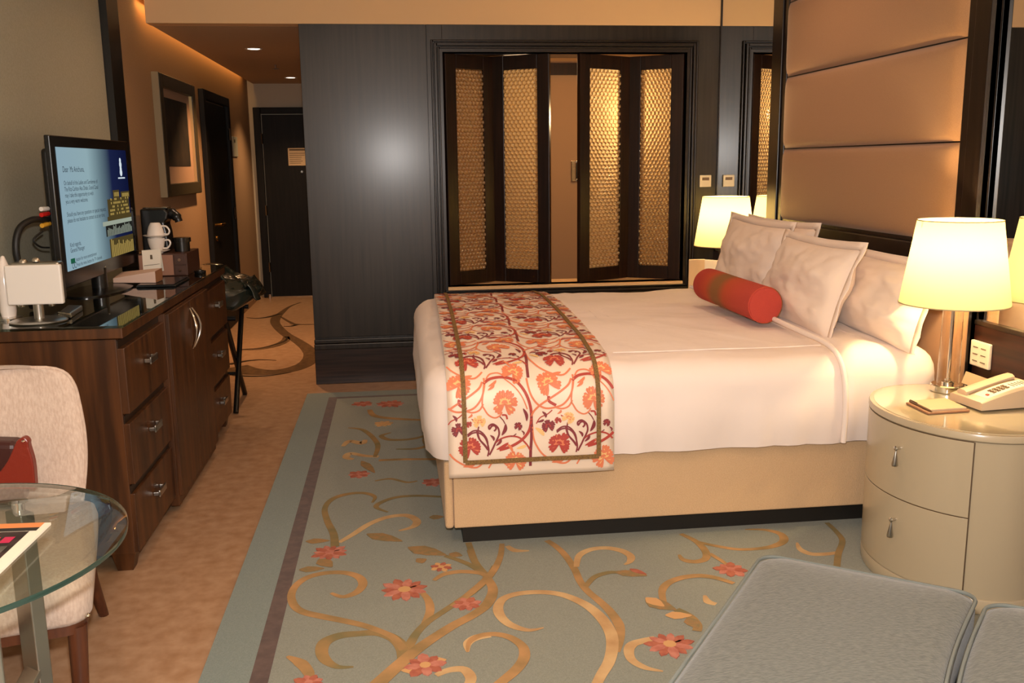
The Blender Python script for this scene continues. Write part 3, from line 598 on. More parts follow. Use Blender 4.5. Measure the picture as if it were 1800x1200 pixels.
tile_f = [(690, 340, 125, 'orange', 'gold'), (1130, 165, 120, 'orange', 'gold'), (1225, 770, 112, 'red', 'orange'), (790, 930, 112, 'orange', 'gold'), (1118, 590, 68, 'plum', 'red'), (440, 515, 62, 'gold', 'orange'), (822, 578, 42, 'plum', 'red'), (1215, 535, 34, 'red', 'plum')]
tile_l = [(655, 660, 695, 545, 30, 'plum'), (870, 400, 905, 530, 26, 'plum'), (600, 800, 720, 735, 26, 'red'), (540, 650, 575, 710, 20, 'plum'), (1060, 440, 1095, 505, 22, 'plum'), (1010, 545, 1075, 520, 20, 'plum'), (990, 600, 1075, 685, 34, 'gold'), (530, 215, 595, 155, 22, 'orange'), (760, 840, 700, 740, 22, 'orange'), (800, 800, 900, 770, 26, 'gold'), (360, 480, 400, 540, 16, 'red'), (1210, 470, 1245, 430, 18, 'orange'), (1420, 180, 1500, 120, 22, 'orange'), (1150, 960, 1270, 940, 24, 'orange'), (850, 620, 870, 670, 14, 'plum'), (1480, 760, 1530, 690, 22, 'plum')]
mats_by = {'o': 'runner_orange', 'r': 'runner_red', 'p': 'runner_plum'}
def inside(s, t): return RS0 + .001 < s < RS1 - .001 and .002 < t < TL - .38
for ti in (-1, 0, 1):
    for tj in range(0, 8):
        ox, oy = ti * TW, tj * TH
        for pts, w_, c in tile_v:
            P2 = [(a + ox, b + oy) for a, b in (cv(*p) for p in pts)]
            run_seg = []; segs = []
            for q in spline(P2, 4):
                if inside(q.x, q.y): run_seg.append((q.x, q.y))
                else:
                    if len(run_seg) > 2: segs.append(run_seg)
                    run_seg = []
            if len(run_seg) > 2: segs.append(run_seg)
            for sg in segs: part('vine', rrib(sg, w_ * CS * 1.3, .0078, 1), mats_by[c], run, fix=False)
        for fx, fy, r, ca, cb in tile_f:
            s_, t_ = cv(fx, fy); s_ += ox; t_ += oy
            if not inside(s_, t_): continue
            b = MB(); rr = r * CS; n = 6 if r > 90 else 5; up = random.uniform(.9, 2.2); hh = .0088
            for rad, spread, wide, c_, m__ in ((1.05, 4.6, .36, 0, n), (.80, 4.4, .07, 1, n), (.72, 3.6, .30, 0, n - 1), (.52, 3.4, .06, 1, n - 1), (.40, 2.4, .24, 1, 3), (.26, 2.0, .14, 0, 3)):
                for k in range(m__):
                    b.mi = c_; a_ = up + spread * (k / (m__ - 1) - .5) + random.uniform(-.12, .12)
                    b.add(*rblob(s_, t_, lobed(a_, rr * rad * random.uniform(.84, 1.08), rr * wide * (1 if r > 90 else 1.15)), hh)); hh += .00006
            part('flower', b, ['runner_' + ca, 'runner_' + cb], run, fix=False)
        for x0, y0, x1, y1, wd, c in tile_l:
            a = cv(x0, y0); b_ = cv(x1, y1); a = (a[0] + ox, a[1] + oy); b_ = (b_[0] + ox, b_[1] + oy)
            if not (inside(*a) and inside(*b_)): continue
            mid = ((a[0] + b_[0]) / 2 + .006, (a[1] + b_[1]) / 2); b = MB()
            P_ = spline([a, mid, b_], 4); k = len(P_); vs = []; fs = []
            for i, p in enumerate(P_):
                d = P_[min(i + 1, k - 1)] - P_[max(i - 1, 0)]; d = Vector((-d.y, d.x, 0)).normalized(); ww = wd * CS * math.sin(PI * (i + .3) / (k - .4)) / 1.6
                vs += [runner_pt(p.x + d.x * ww, p.y + d.y * ww, .0082), runner_pt(p.x - d.x * ww, p.y - d.y * ww, .0082)]
            for i in range(k - 1): fs.append((2 * i, 2 * i + 1, 2 * i + 3, 2 * i + 2))
            part('leaf', b.add(vs, fs), 'runner_' + c, run, fix=False)
# braid border of the runner
ins = .062
def braid(pts): return part('braid', rrib(pts, .017, .0115, 1), 'braid', run, fix=False, thick=.003, label='gold braid trim')
nT = 90
braid([(RS0 + ins, .062 + (TL - .124) * i / nT) for i in range(nT + 1)]); braid([(RS1 - ins, .062 + (TL - .124) * i / nT) for i in range(nT + 1)])
braid([(RS0 + ins + (RS1 - RS0 - 2 * ins) * i / 12, .062) for i in range(13)]); braid([(RS0 + ins + (RS1 - RS0 - 2 * ins) * i / 12, TL - .062) for i in range(13)])
# ---- pillows
def pillow(name, loc, wd, ht, th, lean, rz, lab, flange=.035, seed=0, roll=0):
    t = thing(name, loc, lab, 'pillow', 'white pillows against the headboard')
    m_ = Matrix.Rotation(rz, 4, 'Z') @ Matrix.Rotation(lean, 4, 'Y') @ Matrix.Rotation(roll, 4, 'X')
    def side(sgn):
        def fn(a, b):
            u, v = 2 * a - 1, 2 * b - 1
            k = .07; yy = wd / 2 * u * (1 - k * (1 - v * v) * abs(u)); zz = ht / 2 * v * (1 - k * (1 - u * u) * abs(v))
            e = max(0, (1 - abs(u) ** 2.6)) * max(0, (1 - abs(v) ** 2.6)); x = th / 2 * e ** .55
            x += (nz(u + seed, v, 0, 1.8, .022) + nz(u * 2 + seed, v * 2, 4, 3, .010)) * min(1, e * 3)
            dx = abs(abs(u) - abs(v)); x -= .012 * e * math.exp(-dx * dx * 40) * (u * u)
            return m_ @ Vector((sgn * x - .02 * (u * u + v * v) * 0, yy, zz + ht / 2))
        return fn
    nn = 34
    vs = []; b = MB(); b.grid(side(-1), nn, nn); b.grid(side(1), nn, nn)
    o = part('pillowcase', b, 'pillowcase', t, local=True, smooth=70)
    # flange around the case
    fl = MB(); out = []; inn = []
    for k in range(4):
        for i in range(16):
            q = i / 16
            u, v = ((q * 2 - 1, -1), (1, q * 2 - 1), (1 - 2 * q, 1), (-1, 1 - 2 * q))[k]
            kk = .07; yy = wd / 2 * u * (1 - kk * (1 - v * v) * abs(u)); zz = ht / 2 * v * (1 - kk * (1 - u * u) * abs(v))
            inn.append(m_ @ Vector((0, yy, zz + ht / 2)))
            L2 = math.hypot(u, v); wv = nz(u * 3 + seed, v * 3, 2, 1, .014)
            out.append(m_ @ Vector((wv, yy + flange * (u if abs(u) > .98 else u * .75), max(zz + flange * (v if abs(v) > .98 else v * .75) + ht / 2, .004))))
    n = len(inn); fl.add(inn + out, [(i, (i + 1) % n, n + (i + 1) % n, n + i) for i in range(n)])
    part('flange', fl, 'pillowcase', t, local=True, thick=.004, smooth=70)
    return t
ZT = .762
pillow('bed_pillow', (2.01, 4.92, ZT), .84, .40, .16, .18, .03, 'white pillow at the back by the far lamp, mostly hidden', seed=1)
pillow('bed_pillow', (1.975, 3.78, ZT - .01), .84, .345, .19, .34, -.02, 'white pillow at the back beside the near lamp', seed=2)
pillow('bed_pillow', (1.845, 4.90, ZT), .74, .42, .16, .27, .06, 'white pillow in front nearest the far lamp, behind the bolster', seed=3, roll=.02)
pillow('bed_pillow', (1.80, 4.10, ZT - .015), .82, .40, .19, .33, -.03, 'white pillow in front beside the near end of the bolster', seed=4, roll=-.005)
# ---- bolster
A_, B_ = Vector((1.655, 4.04, .852)), Vector((1.61, 4.72, .866)); rb_ = .084
nt = M['bolster'].node_tree; tc = nt.nodes.new('ShaderNodeTexCoord'); sp = nt.nodes.new('ShaderNodeSeparateXYZ'); nt.links.new(tc.outputs['Generated'], sp.inputs[0])
cr_ = nt.nodes.new('ShaderNodeValToRGB'); el = cr_.color_ramp.elements; el[0].position = 0; el[0].color = rgb(184, 66, 54); el[1].position = 1; el[1].color = rgb(184, 66, 54)
for p_, c_ in ((.25, rgb(190, 70, 50)), (.42, rgb(186, 76, 40)), (.53, rgb(140, 92, 48)), (.63, rgb(140, 92, 48)), (.74, rgb(188, 74, 40)), (.88, rgb(176, 56, 42))): e_ = el.new(p_); e_.color = c_
nt.links.new(sp.outputs[1], cr_.inputs[0]); nt.links.new(cr_.outputs[0], nt.nodes['Principled BSDF'].inputs['Base Color'])
t = thing('bolster_cushion', (1.65, 4.45, .78), 'red and orange cylindrical bolster cushion lying before the pillows', 'cushion')
def bol(a, b, r, caps=False):
    n = 12; pts = []; rs = []
    for i in range(n + 1):
        f = i / n; pts.append(a.lerp(b, f)); rs.append(r)
    return pts, rs
part('body', MB().tube([A_.lerp(B_, f) for f in (0, .012, .04, .3, .6, .8, .96, .988, 1)], [rb_ * .93, rb_ * .985, rb_, rb_ * .99, rb_ * .985, rb_ * .995, rb_, rb_ * .985, rb_ * .93], 40), 'bolster', t, smooth=50)
dn = (A_ - B_).normalized()
part('piping', MB().tube([A_ + dn * -.006 + (Vector((0, 0, 1)) * math.sin(q) + dn.cross(Vector((0, 0, 1))) * math.cos(q)) * rb_ * .965 for q in [2 * PI * i / 40 for i in range(41)]], .004, 6, False), 'bolster', t, smooth=50)
# ================================================================ HEADBOARD
hb = thing('headboard', (XR, 4.435, .0), 'tall upholstered tan headboard panel in a dark timber frame', 'headboard')
xf = 2.235
part('backing', BX(xf + .004, HY0, .15, XR + .008, HY1, ZC), 'wood_frame', hb)
PY0, PY1 = 3.555, 5.275
part('stile', BX(xf - .014, PY1 + .06, .30, XR, HY1, ZC), 'wood_frame', hb, bevel=.004); part('stile', BX(xf - .004, PY1 + .004, 1.05, xf + .006, PY1 + .052, ZC), 'wood_frame', hb, bevel=.003)
part('stile', BX(xf - .014, HY0, .30, XR, PY0 - .06, ZC), 'wood_frame', hb, bevel=.004); part('stile', BX(xf - .004, PY0 - .052, 1.05, xf + .006, PY0 - .004, ZC), 'wood_frame', hb, bevel=.003)
part('rail', BX(xf - .016, PY0 - .06, 1.06, XR, PY1 + .06, 1.145), 'wood_frame', hb, bevel=.006)
zs = [1.16, 1.562, 1.960, 2.365, 2.78]
for i in range(4):
    z0, z1 = zs[i] + .003, zs[i + 1] - .003
    def fn(a, b, z0=z0, z1=z1):
        u, v = 2 * a - 1, 2 * b - 1; e = (1 - abs(u) ** 14) * (1 - abs(v) ** 7); e = max(e, 0) ** .45
        return Vector((xf + .002 - .036 * e, PY0 + (PY1 - PY0) * a, z0 + (z1 - z0) * b))
    part('pad', MB().grid(fn, 60, 26), 'headboard_fabric', hb, smooth=80, fix=False)
part('lower_pad', BX(2.168, HY0 - .004, .36, xf, HY1 + .004, 1.045), 'headboard_fabric', hb, bevel=.02, seg=4, label='low upholstered tan panel behind the pillows')
# ================================================================ NIGHTSTANDS
def nightstand(cx, cy, lab, group):
    t = thing('nightstand', (cx, cy, .0135), lab, 'nightstand', group)
    a, b_, zt, z0 = .288, .362, .628, .0145
    N = 64
    def ell(k, s=1.0): q = 2 * PI * k / N; return (cx + a * s * math.cos(q), cy + b_ * s * math.sin(q))
    bd = MB(); rings = []
    for s, z in ((.985, z0), (.99, z0 + .02), (.99, zt - .028)): rings.append([Vector((*ell(k, s), z)) for k in range(N)])
    part('body', bd.loop_rings(rings), 'lacquer', t, smooth=40)
    part('plinth_rim', MB().loop_rings([[Vector((*ell(k, s), z)) for k in range(N)] for s, z in ((1.0, z0), (1.008, z0 + .006), (1.008, z0 + .045), (1.0, z0 + .05))]), 'lacquer', t, smooth=40)
    part('top', MB().loop_rings([[Vector((*ell(k, s), z)) for k in range(N)] for s, z in ((1.0, zt - .026), (1.012, zt - .022), (1.012, zt - .006), (1.004, zt))]), 'lacquer', t, smooth=40)
    part('glass_inset', MB().loop_rings([[Vector((*ell(k, s), z)) for k in range(N)] for s, z in ((.955, zt - .001), (.955, zt + .0015))]), 'top_glass', t, smooth=40)
    # drawers wrap the bed-foot side (-x); angles in ellipse parameter
    q0, q1 = PI - 1.02, PI + 1.02
    for (za, zb) in ((z0 + .055, z0 + .325), (z0 + .329, zt - .03)):
        d = MB(); n = 26; vs = []; fs = []
        for i in range(n + 1):
            q = q0 + (q1 - q0) * i / n
            for s in (.99, 1.008):
                for z in (za, zb): vs.append((cx + a * s * math.cos(q), cy + b_ * s * math.sin(q), z))
        for i in range(n):
            k = i * 4; fs += [(k + 2, k + 6, k + 7, k + 3), (k, k + 1, k + 5, k + 4), (k + 1, k + 3, k + 7, k + 5), (k, k + 4, k + 6, k + 2)]
        fs += [(0, 2, 3, 1), (n * 4, n * 4 + 1, n * 4 + 3, n * 4 + 2)]
        dr = part('drawer', d.add(vs, fs), 'lacquer', t, smooth=30, bevel=.001)
        qh = PI + .27; hx, hyy, hz = cx + a * 1.008 * math.cos(qh), cy + b_ * 1.008 * math.sin(qh), zb - .075
        n_ = Vector((math.cos(qh) / a, math.sin(qh) / b_, 0)).normalized(); p0 = Vector((hx, hyy, hz))
        kn = part('pull', MB().tube([p0, p0 + n_ * .014, p0 + n_ * .02, p0 + n_ * .024], [.005, .005, .009, .004], 10), 'chrome', dr, smooth=50)
        q_ = p0 + n_ * .017
        sw = Vector((-.004, -.004, 0))
        part('tassel', MB().tube([q_ - Vector((0, 0, .002)), q_ - Vector((0, 0, .012)), q_ + sw - Vector((0, 0, .056)), q_ + sw - Vector((0, 0, .06))], [.002, .0035, .011, .010], 12), 'steel', dr, smooth=50)
    # dark joint lines round the drawers
    for za, zb, qa, qb in ((z0 + .3245, z0 + .3295, q0, q1), (zt - .0305, zt - .0265, q0 - .0, q1), (z0 + .05, zt - .028, q0 - .014, q0), (z0 + .05, zt - .028, q1, q1 + .014)):
        n = 26; g = MB(); vs = []
        for i in range(n + 1):
            q = qa + (qb - qa) * i / n; vs += [(cx + a * 1.001 * math.cos(q), cy + b_ * 1.001 * math.sin(q), za), (cx + a * 1.001 * math.cos(q), cy + b_ * 1.001 * math.sin(q), zb)]
        part('joint', g.add(vs, [(2 * i, 2 * i + 2, 2 * i + 3, 2 * i + 1) for i in range(n)]), 'lacquer_gap', t, fix=False)
    return t
NX, NY = 1.972, 3.004
nightstand(NX, NY, 'cream lacquered oval nightstand with two drawers, beside the telephone', 'oval nightstands')
nightstand(NX, 5.93, 'cream oval nightstand on the far side of the bed, mostly hidden', 'oval nightstands')
ZN = .6305
def lamp(x, y, lab):
    t = thing('table_lamp', (x, y, ZN), lab, 'lamp', 'bedside lamps'); c = (x, y, ZN)
    part('base', MB().lathe([(.001, 0), (.06, 0), (.062, .003), (.062, .024), (.058, .028), (.001, .028)], c, 36), 'chrome', t, smooth=30)
    for z in (.028,): part('collar', MB().lathe([(.001, z), (.022, z), (.022, z + .008), (.012, z + .012), (.012, z + .02), (.001, z + .02)], c, 24), 'chrome', t, smooth=30)
    part('glass_column', MB().lathe([(.040, .030), (.036, .325)], c, 32, cap=False), 'lamp_glass', t, smooth=50, label='clear glass column')
    part('rod', MB().tube([(x, y, ZN + .03), (x, y, ZN + .47)], .0065, 12), 'chrome', t, smooth=50)
    part('cap', MB().lathe([(.001, .325), (.038, .325), (.038, .333), (.014, .34), (.001, .34)], c, 24), 'chrome', t, smooth=30)
    part('bulb', MB().lathe([(.001, .40), (.016, .405), (.03, .44), (.028, .47), (.012, .495), (.001, .5)], c, 20), 'bulb', t, smooth=60)
    sh = part('lamp_shade', MB().lathe([(.193, .335), (.146, .645)], c, 64), 'lampshade', t, smooth=50)
    me = sh.data
    bm = bmesh.new(); bm.from_mesh(me); bmesh.ops.delete(bm, geom=[f for f in bm.faces if len(f.verts) > 4], context='FACES_ONLY'); bm.to_mesh(me); bm.free()
    for r_, z_ in ((.193, .336), (.146, .644)): part('shade_rim', MB().tube([(x + r_ * math.cos(2 * PI * k / 48), y + r_ * math.sin(2 * PI * k / 48), ZN + z_) for k in range(49)], .0022, 6, False), 'lampshade', sh, smooth=60)
    part('spider', MB().tube([(x - .146, y, ZN + .62), (x + .146, y, ZN + .62)], .002, 6), 'chrome', sh)
    light('lamp_light', 'POINT', (x, y, ZN + .53), LAMP_W, (1, .70, .34), .03).parent = None
LAMP_W = 26
lamp(2.058, 3.235, 'lit bedside lamp with cream shade on the near nightstand')
lamp(2.085, 5.80, 'lit bedside lamp with cream shade on the far nightstand by the shutters')
# ---- telephone
ph = thing('telephone', (2.10, 3.06, ZN), 'beige desk telephone with handset on the near nightstand', 'telephone')
c0, c1, c2 = Z(1668, 690, ZN), Z(1725, 725, ZN), Z(1800, 716, ZN)
ux = Vector((1, .10, 0)).normalized(); uy = Vector((-ux.y, ux.x, 0)); dpt = .165; wid = .225
o_ = c1
def PH(x, y, z): return o_ + ux * x + uy * y + Vector((0, 0, z))
prof_h = lambda x: .034 + .052 * math.sin(min(1, x / wid * .9) * PI / 2)
bdy = MB(); rings = []
for i in range(9):
    x = wid * i / 8; h = prof_h(x); rings.append([PH(x, 0, .006), PH(x, 0, h * .9), PH(x, .008, h), PH(x, dpt - .008, h), PH(x, dpt, h * .9), PH(x, dpt, .006)])
part('body', bdy.loop_rings(rings), 'phone', ph, smooth=35)
hs = MB(); rings = []
for i in range(11):
    x = .012 + (wid - .03) * i / 10; h = prof_h(x) + .003 + .008 * (1 - .6 * math.sin(PI * i / 10)) ; w2 = .024
    yc = dpt - .045; rings.append([PH(x, yc - w2, prof_h(x) - .002), PH(x, yc - w2, h), PH(x, yc - w2 * .5, h + .006), PH(x, yc + w2 * .5, h + .006), PH(x, yc + w2, h), PH(x, yc + w2, prof_h(x) - .002)])
part('handset', hs.loop_rings(rings), 'phone', ph, smooth=50)
part('handset_groove', MB().loop_rings([[PH(x, dpt - .078, prof_h(x) - .001), PH(x, dpt - .078, prof_h(x) + .0015), PH(x, dpt - .07, prof_h(x) + .0015), PH(x, dpt - .07, prof_h(x) - .001)] for x in [.02 + .018 * i for i in range(11)]]), 'phone_dark', ph)
k = part('face_plate', MB().loop_rings([[PH(x, .012, prof_h(x) - .001), PH(x, .012, prof_h(x) + .001), PH(x, dpt - .085, prof_h(x) + .001), PH(x, dpt - .085, prof_h(x) - .001)] for x in [.03 + .02 * i for i in range(10)]]), 'paper', ph)
for i in range(4):
    for j in range(3):
        x = .07 + i * .017; y = .03 + j * .013; part('key', MB().slab([PH(x, y, prof_h(x) + .001), PH(x + .011, y, prof_h(x + .011) + .001), PH(x + .011, y + .008, prof_h(x + .011) + .001), PH(x, y + .008, prof_h(x) + .001)], (0, 0, .003)), 'phone_dark', ph)
pl = MB()
for i in range(5): x = .15 + i * .012; pl.slab([PH(x, .03, prof_h(x) + .001), PH(x + .003, .03, prof_h(x + .003) + .001), PH(x + .003, .062, prof_h(x + .003) + .001), PH(x, .062, prof_h(x) + .001)], (0, 0, .0012))
part('printed_lines', pl, 'print_ink', ph)
part('message_lamp', MB().slab([PH(.045, .03, prof_h(.045) + .001), PH(.052, .03, prof_h(.052) + .001), PH(.052, .042, prof_h(.052) + .001), PH(.045, .042, prof_h(.045) + .001)], (0, 0, .003)), 'plug_red', ph)
# ---- notepad and pen
q = [Z(1592, 710, ZN), Z(1631, 729, ZN), Z(1705, 724, ZN), Z(1662, 704, ZN)]
np_ = thing('notepad', sum(q, Vector()) / 4, 'tan leather notepad holder in front of the lamp base', 'notepad')
part('holder', MB().slab(q, (0, 0, .007)), 'leather_tan', np_, bevel=.002)
cen = sum(q, Vector()) / 4
part('paper_block', MB().slab([cen + (p - cen) * .86 + Vector((.006, .004, .007)) for p in q], (0, 0, .006)), 'paper_tan', np_)
pen = thing('pen', q[0], 'slim dark pen lying on the left edge of the notepad', 'pen')
e0, e1 = q[0].lerp(q[3], .1) + Vector((0, 0, .0105)), q[1].lerp(q[2], .1) + Vector((0, 0, .0105))
part('barrel', MB().tube([e0, e0.lerp(e1, .9), e1], [.004, .004, .0015], 10), 'phone_dark', pen, smooth=50); part('clip', MB().tube([e0 + Vector((0, 0, .005)), e0.lerp(e1, .35) + Vector((0, 0, .005))], .0013, 6), 'chrome', pen)
# tent card behind phone, card holder on far nightstand
def tent(name, c, wd, ht, dp, rz, mt, lab, cat, emblem=None):
    t = thing(name, c, lab, cat, None, rz)
    part('front_leaf', MB().slab([(-wd / 2, -dp / 2, 0), (wd / 2, -dp / 2, 0), (wd / 2, 0, ht), (-wd / 2, 0, ht)], (0, .002, 0)), mt, t, local=True)
    part('back_leaf', MB().slab([(-wd / 2, dp / 2, 0), (wd / 2, dp / 2, 0), (wd / 2, .002, ht), (-wd / 2, .002, ht)], (0, .002, 0)), mt, t, local=True)
    return t
tent('tent_card', (2.20, 3.27, ZN), .15, .045, .03, -PI / 2, 'paper_tan', 'plain beige card standing behind the telephone', 'card')
t = thing('menu_folder', (1.90, 5.74, ZN), 'beige standing menu folder with a sketch, on the far nightstand', 'folder')
part('cover', BX(1.832, 5.735, ZN, 1.935, 5.745, .888), 'paper_tan', t, bevel=.002)
part('inner_leaf', MB().slab([(1.935, 5.74, ZN), (2.05, 5.70, ZN), (2.05, 5.70, .878), (1.935, 5.74, .885)], (0, .008, 0)), 'paper', t)
sk = []
for i in range(40):
    a = i / 39 * 3.6 * PI; r = .022 * (1 - i / 60); px = 1.985 + r * math.cos(a) * .8; pz = .79 + r * 1.5 * math.sin(a) + .0006 * i; py = 5.74 - (px - 1.935) * .348 - .0015; sk.append((px, py, pz))
part('sketch_print', MB().tube(sk, .0012, 5), 'print_ink', t)
# ================================================================ CREDENZA
CX0, CX1, CY0, CY1 = XL + .014, -1.02, 3.475, 5.55
cr = thing('credenza', (-1.3, 4.5, 0), 'brown timber credenza with drawers and double doors along the left wall', 'credenza')
part('carcass', BX(CX0, CY0, .068, CX1, CY1, .893), 'credenza_wood', cr, bevel=.003)
part('top', BX(CX0, CY0 - .012, .897, -.992, CY1 + .012, .936), 'credenza_wood', cr, bevel=.003)
part('door_bay', BX(CX1 - .01, 4.085, .03, -.992, 4.945, .89), 'credenza_wood', cr, bevel=.003)
for (x, y) in ((CX1 - .045, CY0 + .04), (CX1 - .045, CY1 - .04), (CX0 + .05, CY0 + .04), (CX0 + .05, CY1 - .04)):
    part('foot', MB().add([(x - .028, y - .028, 0), (x + .028, y - .028, 0), (x + .028, y + .028, 0), (x - .028, y + .028, 0), (x - .042, y - .038, .07), (x + .042, y - .038, .07), (x + .042, y + .038, .07), (x - .042, y + .038, .07)], [(0, 3, 2, 1), (4, 5, 6, 7), (0, 1, 5, 4), (1, 2, 6, 5), (2, 3, 7, 6), (3, 0, 4, 7)]), 'credenza_wood', cr)
def pull(y, z, x, par):
    w2 = .055
    part('pull', MB().box(x, y - w2, z - .008, x + .028, y - w2 + .012, z + .008).box(x, y + w2 - .012, z - .008, x + .028, y + w2, z + .008).box(x + .02, y - w2, z - .014, x + .028, y + w2, z + .014), 'steel', par, bevel=.003)
for (ya, yb) in ((CY0 + .004, 4.075), (4.955, CY1 - .004)):
    for i, (za, zb) in enumerate(((.075, .335), (.342, .605), (.612, .888))):
        xo = (-1.004, -.999, -.995)[i]
        d = part('drawer', MB().box(CX1 - .005, ya, za, xo, yb, zb - .03), 'credenza_wood', cr, bevel=.003)
        part('drawer_shade_strip', BX(CX1 - .006, ya, zb - .03, CX1 + .004, yb, zb), 'credenza_shade', d)  # dark strip paints the overhang's shade into the recess above each drawer
        pull((ya + yb) / 2, (za + zb) / 2 + .01, xo, d)
for (ya, yb, sg) in ((4.09, 4.512, 1), (4.516, 4.94, -1)):
    d = part('door', BX(-.994, ya, .075, -.976, yb, .886), 'credenza_wood', cr, bevel=.003)
    yh = 4.512 - .016 if sg == 1 else 4.516 + .016
    part('handle', MB().tube([(-.976 + .03 * math.sin(PI * f) + .001, yh - sg * .028 * math.sin(PI * f), .66 + .19 * f) for f in [i / 16 for i in range(17)]], [.005 + .003 * math.sin(PI * i / 16) for i in range(17)], 8), 'chrome', d, smooth=60)
tag(part('glass_sheet', BX(CX0 + .005, CY0 - .02, .9365, -.985, CY1 + .02, .946), 'sheet_glass', bevel=.002), 'dark green glass sheet covering the credenza top', 'glass sheet')
ZG = .9465
# ---- television
TX = -1.338
tv = thing('television', (TX - .03, 4.5, ZG), 'black flat screen television showing a welcome message, on the credenza', 'television')
TY0, TY1, TZ0, TZ1 = 3.95, 5.05, 1.022, 1.632
part('back_shell', BX(TX - .055, TY0 + .04, TZ0 + .03, TX - .02, TY1 - .04, TZ1 - .05), 'black_plastic', tv, bevel=.015, seg=3)
part('bezel', BX(TX - .022, TY0, TZ0, TX, TY1, TZ1), 'bezel', tv, bevel=.004)
SY0, SY1, SZ_0, SZ_1 = TY0 + .055, TY1 - .05, TZ0 + .065, TZ1 - .045
def screen_mat():
    m = bpy.data.materials.new('screen'); m.use_nodes = True; nt = m.node_tree; nt.nodes.remove(nt.nodes['Principled BSDF'])
    tc = nt.nodes.new('ShaderNodeTexCoord'); sp = nt.nodes.new('ShaderNodeSeparateXYZ'); nt.links.new(tc.outputs['Generated'], sp.inputs[0])
    cr_ = nt.nodes.new('ShaderNodeValToRGB'); r = cr_.color_ramp
    r.elements[0].position = .0; r.elements[0].color = rgb(156, 186, 200); r.elements[1].position = 1; r.elements[1].color = rgb(18, 24, 60)
    for p, c in ((.38, rgb(160, 190, 198)), (.56, rgb(108, 132, 142)), (.72, rgb(30, 38, 76))): e = r.elements.new(p); e.color = c
    nt.links.new(sp.outputs[1], cr_.inputs[0])
    e = nt.nodes.new('ShaderNodeEmission'); e.inputs[1].default_value = .75; nt.links.new(cr_.outputs[0], e.inputs[0]); nt.links.new(e.outputs[0], nt.nodes['Material Output'].inputs[0])
    M['screen'] = m
screen_mat()
sc = part('screen', BX(TX, SY0, SZ_0, TX + .0015, SY1, SZ_1), 'screen', tv, label='lit screen')
emit('screen_gold', rgb(184, 156, 84), .8); emit('screen_gold2', rgb(88, 74, 40), .7); emit('screen_dark', rgb(44, 44, 40), .6); emit('screen_pale', rgb(176, 186, 168), .7); emit('screen_white', rgb(220, 232, 240), .9); emit('screen_blue', rgb(30, 44, 96), .7); emit('screen_ink', rgb(60, 74, 88), .5); emit('screen_green', rgb(40, 110, 80), .6)
def S(a, b): return (SY0 + (SY1 - SY0) * a, SZ_0 + (SZ_1 - SZ_0) * b)
def sbox(mb, a0, b0, a1, b1, d=.001): y0, z0 = S(a0, b0); y1, z1 = S(a1, b1); mb.box(TX + .0014, y0, z0, TX + .0014 + d, y1, z1)
b = MB(); sbox(b, .60, .34, 1, .38); sbox(b, .62, .38, .98, .54); sbox(b, .72, .54, .82, .62); sbox(b, .85, .54, 1, .60); part('picture_building', b, 'screen_gold2', sc)
b = MB()
for i in range(17):
    for j in range(5):
        if random.random() < .62: a = .63 + i * .0205; z = .39 + j * .034; sbox(b, a, z, a + .013, z + .02, .0014)
for i in range(6): sbox(b, .735 + i * .014, .56, .742 + i * .014, .60, .0014); sbox(b, .87 + i * .02, .55, .882 + i * .02, .585, .0014)
part('picture_windows', b, 'screen_gold', sc, kind='stuff')
b = MB(); sbox(b, .52, .30, 1, .34); part('picture_shore', b, 'screen_pale', sc)
b = MB(); sbox(b, .56, .20, 1, .30); part('picture_trees', b, 'screen_dark', sc)
b = MB()
for i in range(22): a = .58 + i * .019; sbox(b, a, .20, a + .007, .20 + random.uniform(.05, .1), .0014)
part('picture_palms', b, 'screen_pale', sc)
b = MB(); sbox(b, .60, .0, 1, .17); part('picture_water', b, 'screen_gold2', sc)
b = MB()
for i in range(16): a = .62 + i * .024; sbox(b, a, .0, a + .012, random.uniform(.1, .17), .0014)
part('picture_reflection', b, 'screen_gold', sc)
b = MB()
for (a, z, r) in ((.885, .90, .018), (.885, .86, .024), (.885, .82, .02), (.885, .785, .026)):
    y0, z0 = S(a, z); b.tube([(TX + .0014, y0, z0), (TX + .0032, y0, z0)], r * .7, 12)
sbox(b, .83, .725, .945, .738); part('picture_emblem', b, 'screen_white', sc)
def text(name, body, a, bb, size, mt, parent, wscale=1.0):
    cu = bpy.data.curves.new(name, 'FONT'); cu.body = body; cu.size = size
    o = bpy.data.objects.new(name, cu); C.objects.link(o); bpy.context.view_layer.update()
    me = bpy.data.meshes.new_from_object(o.evaluated_get(bpy.context.evaluated_depsgraph_get())); bpy.data.objects.remove(o, do_unlink=True)
    y0, z0 = S(a, bb); off = wloc(parent)
    for v in me.vertices: x, y = v.co.x * wscale, v.co.y; v.co = Vector((TX + .0028, y0 + x, z0 + y)) - off
    me.materials.clear(); me.materials.append(M[mt]); q = bpy.data.objects.new(name, me); C.objects.link(q); q.parent = parent; return q
for body, a, bb, s in (('Dear  Ms Anichuna,', .05, .80, .034), ('On behalf of the Ladies and Gentlemen of', .05, .695, .026), ('The Ritz-Carlton Abu Dhabi, Grand Canal', .05, .645, .026), ('may I take this opportunity to wish', .05, .595, .026), ('you a very warm welcome.', .05, .545, .026),
                       ('Should you have any questions or special requests,', .05, .44, .026), ('please do not hesitate to contact us at any time.', .05, .39, .026), ('Kind regards,', .05, .19, .026), ('General Manager', .05, .145, .026), ('button for more entertainment', .105, .065, .022), ('Press the menu button for TV channels', .105, .02, .022)):
    text('text_line', body, a, bb, s, 'screen_ink', sc, 1.0)
b = MB(); sbox(b, .045, .055, .095, .095); part('picture_icon', b, 'screen_green', sc)
